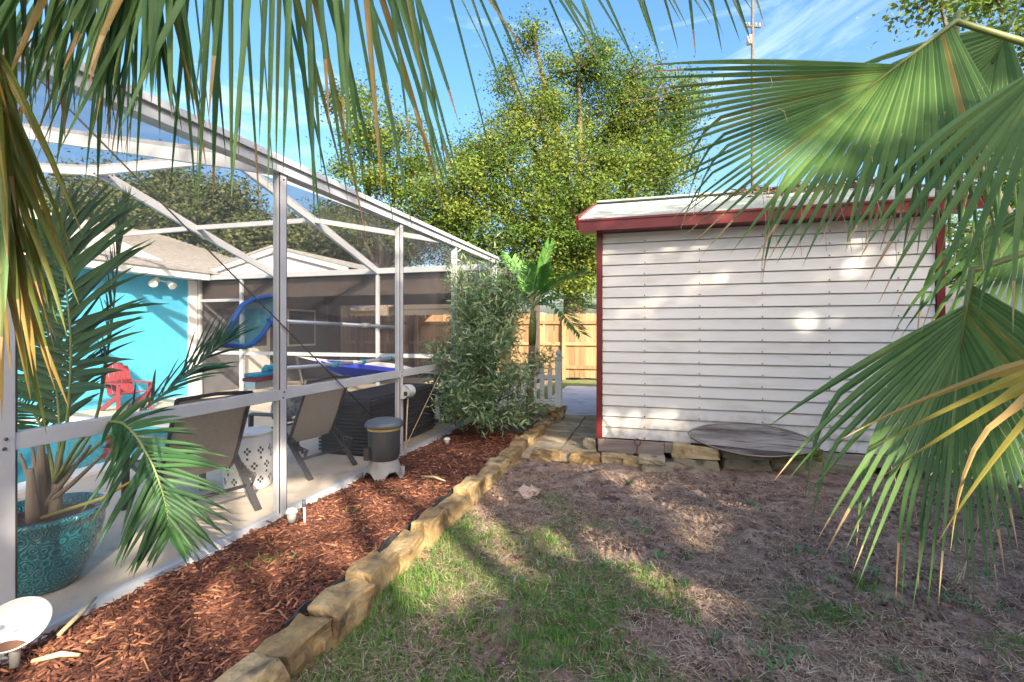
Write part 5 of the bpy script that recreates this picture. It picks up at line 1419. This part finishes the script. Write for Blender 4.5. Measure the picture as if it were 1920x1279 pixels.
blades('dry_thatch', 170000, lambda x, y: np.clip(.55 + (fbm(x * 3, y * 3, 3) - .5) * 2.2 - np.clip((y - 3.6) * .5, 0, .6), 0, 1), .03, .085, .002, .0038, 0, 'straw', 'dry straw coloured thatch lying over the bare soil', 'thatch', flat=True)
# broad weeds: rosettes of short wide blades
wx, wy = [], []
for u, v in [(1520, 1035), (1490, 1040), (1790, 1130), (1830, 1145), (1760, 1120), (1740, 1090), (1690, 1250), (1720, 1265), (1660, 1240), (1420, 950), (1405, 945), (1190, 990), (1210, 1000), (1240, 1050), (1290, 1045), (1280, 1100), (1700, 1100), (1640, 1080), (1500, 1220), (1460, 1215), (1430, 1225), (1480, 1240), (1450, 1250), (1790, 1010), (1850, 1075), (1180, 905), (1100, 890), (1130, 1060), (1100, 1110), (1060, 1130), (1150, 1150), (1560, 1100), (1590, 1060), (1870, 1130), (980, 1090), (1010, 1140), (930, 1160), (1340, 1200)]:
    p = P(u, v)
    if p.y < 4.6:
        k = rng.integers(9, 18); wx.append(p.x + rng.normal(0, .022, k)); wy.append(p.y + rng.normal(0, .022, k))
wx = np.concatenate(wx); wy = np.concatenate(wy); N = len(wx); yaw = rng.uniform(0, 6.283, N); el = rng.uniform(.15, 1.0, N)
D = np.stack([np.cos(yaw) * np.cos(el), np.sin(yaw) * np.cos(el), np.sin(el)], 1); Nn = np.stack([-np.cos(yaw) * np.sin(el), -np.sin(yaw) * np.sin(el), np.cos(el)], 1)
ll = rng.uniform(.03, .075, N); S = frames(D, Nn) * np.stack([rng.uniform(.006, .012, N), ll, ll], 1)[:, None, :]
tag(inst_mesh('weeds', BLQ, [(0, 1, 2, 3), (3, 2, 4, 5)], S, np.stack([wx, wy, ground_h(wx, wy)], 1), rng.random(N), 'weed'), 'scattered green broad leaved weeds on the bare soil', 'weeds', kind='stuff')
# little weeds in the mulch
q = [P(500, 1052, .06), P(440, 1075, .06), P(665, 955, .06), P(515, 1062, .06)]
wx = np.concatenate([p.x + rng.normal(0, .04, 22) for p in q]); wy = np.concatenate([p.y + rng.normal(0, .04, 22) for p in q]); N = len(wx); yaw = rng.uniform(0, 6.283, N)
D = np.stack([np.cos(yaw), np.sin(yaw), rng.uniform(.2, 1, N)], 1); ll = rng.uniform(.02, .05, N); S = frames(D, np.tile([0, 0, 1.], (N, 1)) + rng.normal(0, .2, (N, 3))) * np.stack([ll * .25, ll, ll], 1)[:, None, :]
tag(inst_mesh('bed_weeds', BLQ, [(0, 1, 2, 3), (3, 2, 4, 5)], S, np.stack([wx, wy, bed_h(wx, wy) + .01], 1), rng.random(N), 'grass'), 'few light green weeds sprouting through the mulch', 'weeds', kind='stuff')
mat('crumb', (.09, .052, .04), (.26, .165, .12), (.42, .29, .22), attr=True, rough=.95)
# soil crumbs
x, y = yard_pts(90000, lambda x, y: np.clip(.45 + (fbm(x * 4 + 9, y * 4, 3) - .5) * 2.5, 0, 1)); N = len(x)
S = frames(rvec(N), rvec(N)) * (rng.gamma(2, .0017, N) + .001)[:, None, None]
tag(inst_mesh('soil_crumbs', [(-1, -1, -.6), (1, -1, -.5), (.9, 1, -.6), (-1, .8, -.5), (0, 0, 1)], [(0, 1, 4), (1, 2, 4), (2, 3, 4), (3, 0, 4)], S, np.stack([x, y, ground_h(x, y) + .002], 1), rng.random(N), 'crumb'), 'dark loose crumbs of soil over the yard', 'soil', kind='stuff')
# lawn blades beyond the gate
N = 9000; x = rng.uniform(-.75, 1.5, N); y = rng.uniform(9.3, 13.2, N); yaw = rng.uniform(0, 6.283, N)
D = np.stack([np.cos(yaw) * .5, np.sin(yaw) * .5, np.full(N, .8)], 1); ll = rng.uniform(.04, .09, N)
S = frames(D, rvec(N)) * np.stack([ll * .12, ll, ll], 1)[:, None, :]
tag(inst_mesh('lawn_grass', BLQ, [(0, 1, 2, 3), (3, 2, 4, 5)], S, np.stack([x, y, np.full(N, .004)], 1), rng.random(N), 'grass'), 'green lawn in front of the wooden fence beyond the gate', 'grass', kind='stuff')
# leaf litter and twigs along the shed ridge
N = 420; x = rng.normal(1.9, .45, N); y = ry - np.abs(rng.normal(0, .3, N)) - .05; x = np.clip(x, ex0 + .1, ex1 - .1)
z = ez + (rz_ - ez) * (y - ey) / (ry - ey) + .02 + rng.uniform(0, .03, N); yaw = rng.uniform(0, 6.283, N)
D = np.stack([np.cos(yaw), np.sin(yaw), rng.normal(.1, .25, N)], 1); ll = rng.uniform(.06, .22, N)
S = frames(D, np.tile([0, 0, 1.], (N, 1)) + rng.normal(0, .4, (N, 3))) * np.stack([ll * .25, ll, ll], 1)[:, None, :]
tag(inst_mesh('roof_litter', BLQ, [(0, 1, 2, 3), (3, 2, 4, 5)], S, np.stack([x, y, z], 1), rng.random(N), 'dead_leaf'), 'dry leaf litter and twigs lying on the shed roof', 'leaf litter', kind='stuff')
# fallen leaves on soil and walkway
for i, (u, v, z_, lab) in enumerate([(785, 1058, .02, 'small orange leaf on the grass beside the edging stones'), (1560, 945, .02, 'rust brown leaf on the soil under the fan palm'), (1250, 1110, .02, 'dry tan leaf on the thatch in the middle of the yard')]):
    p = P(u, v); p.z = float(ground_h(np.array(p.x), np.array(p.y))) + .02
    tag(leaf_strip(p, Vector((1, .4, .1)), .055, .03, .4, Vector((0, 0, 1)), wprof=lambda t: math.sin(math.pi * t) ** .7).build('fallen_leaf', 'terracotta' if i == 0 else 'rust'), lab, 'leaf')
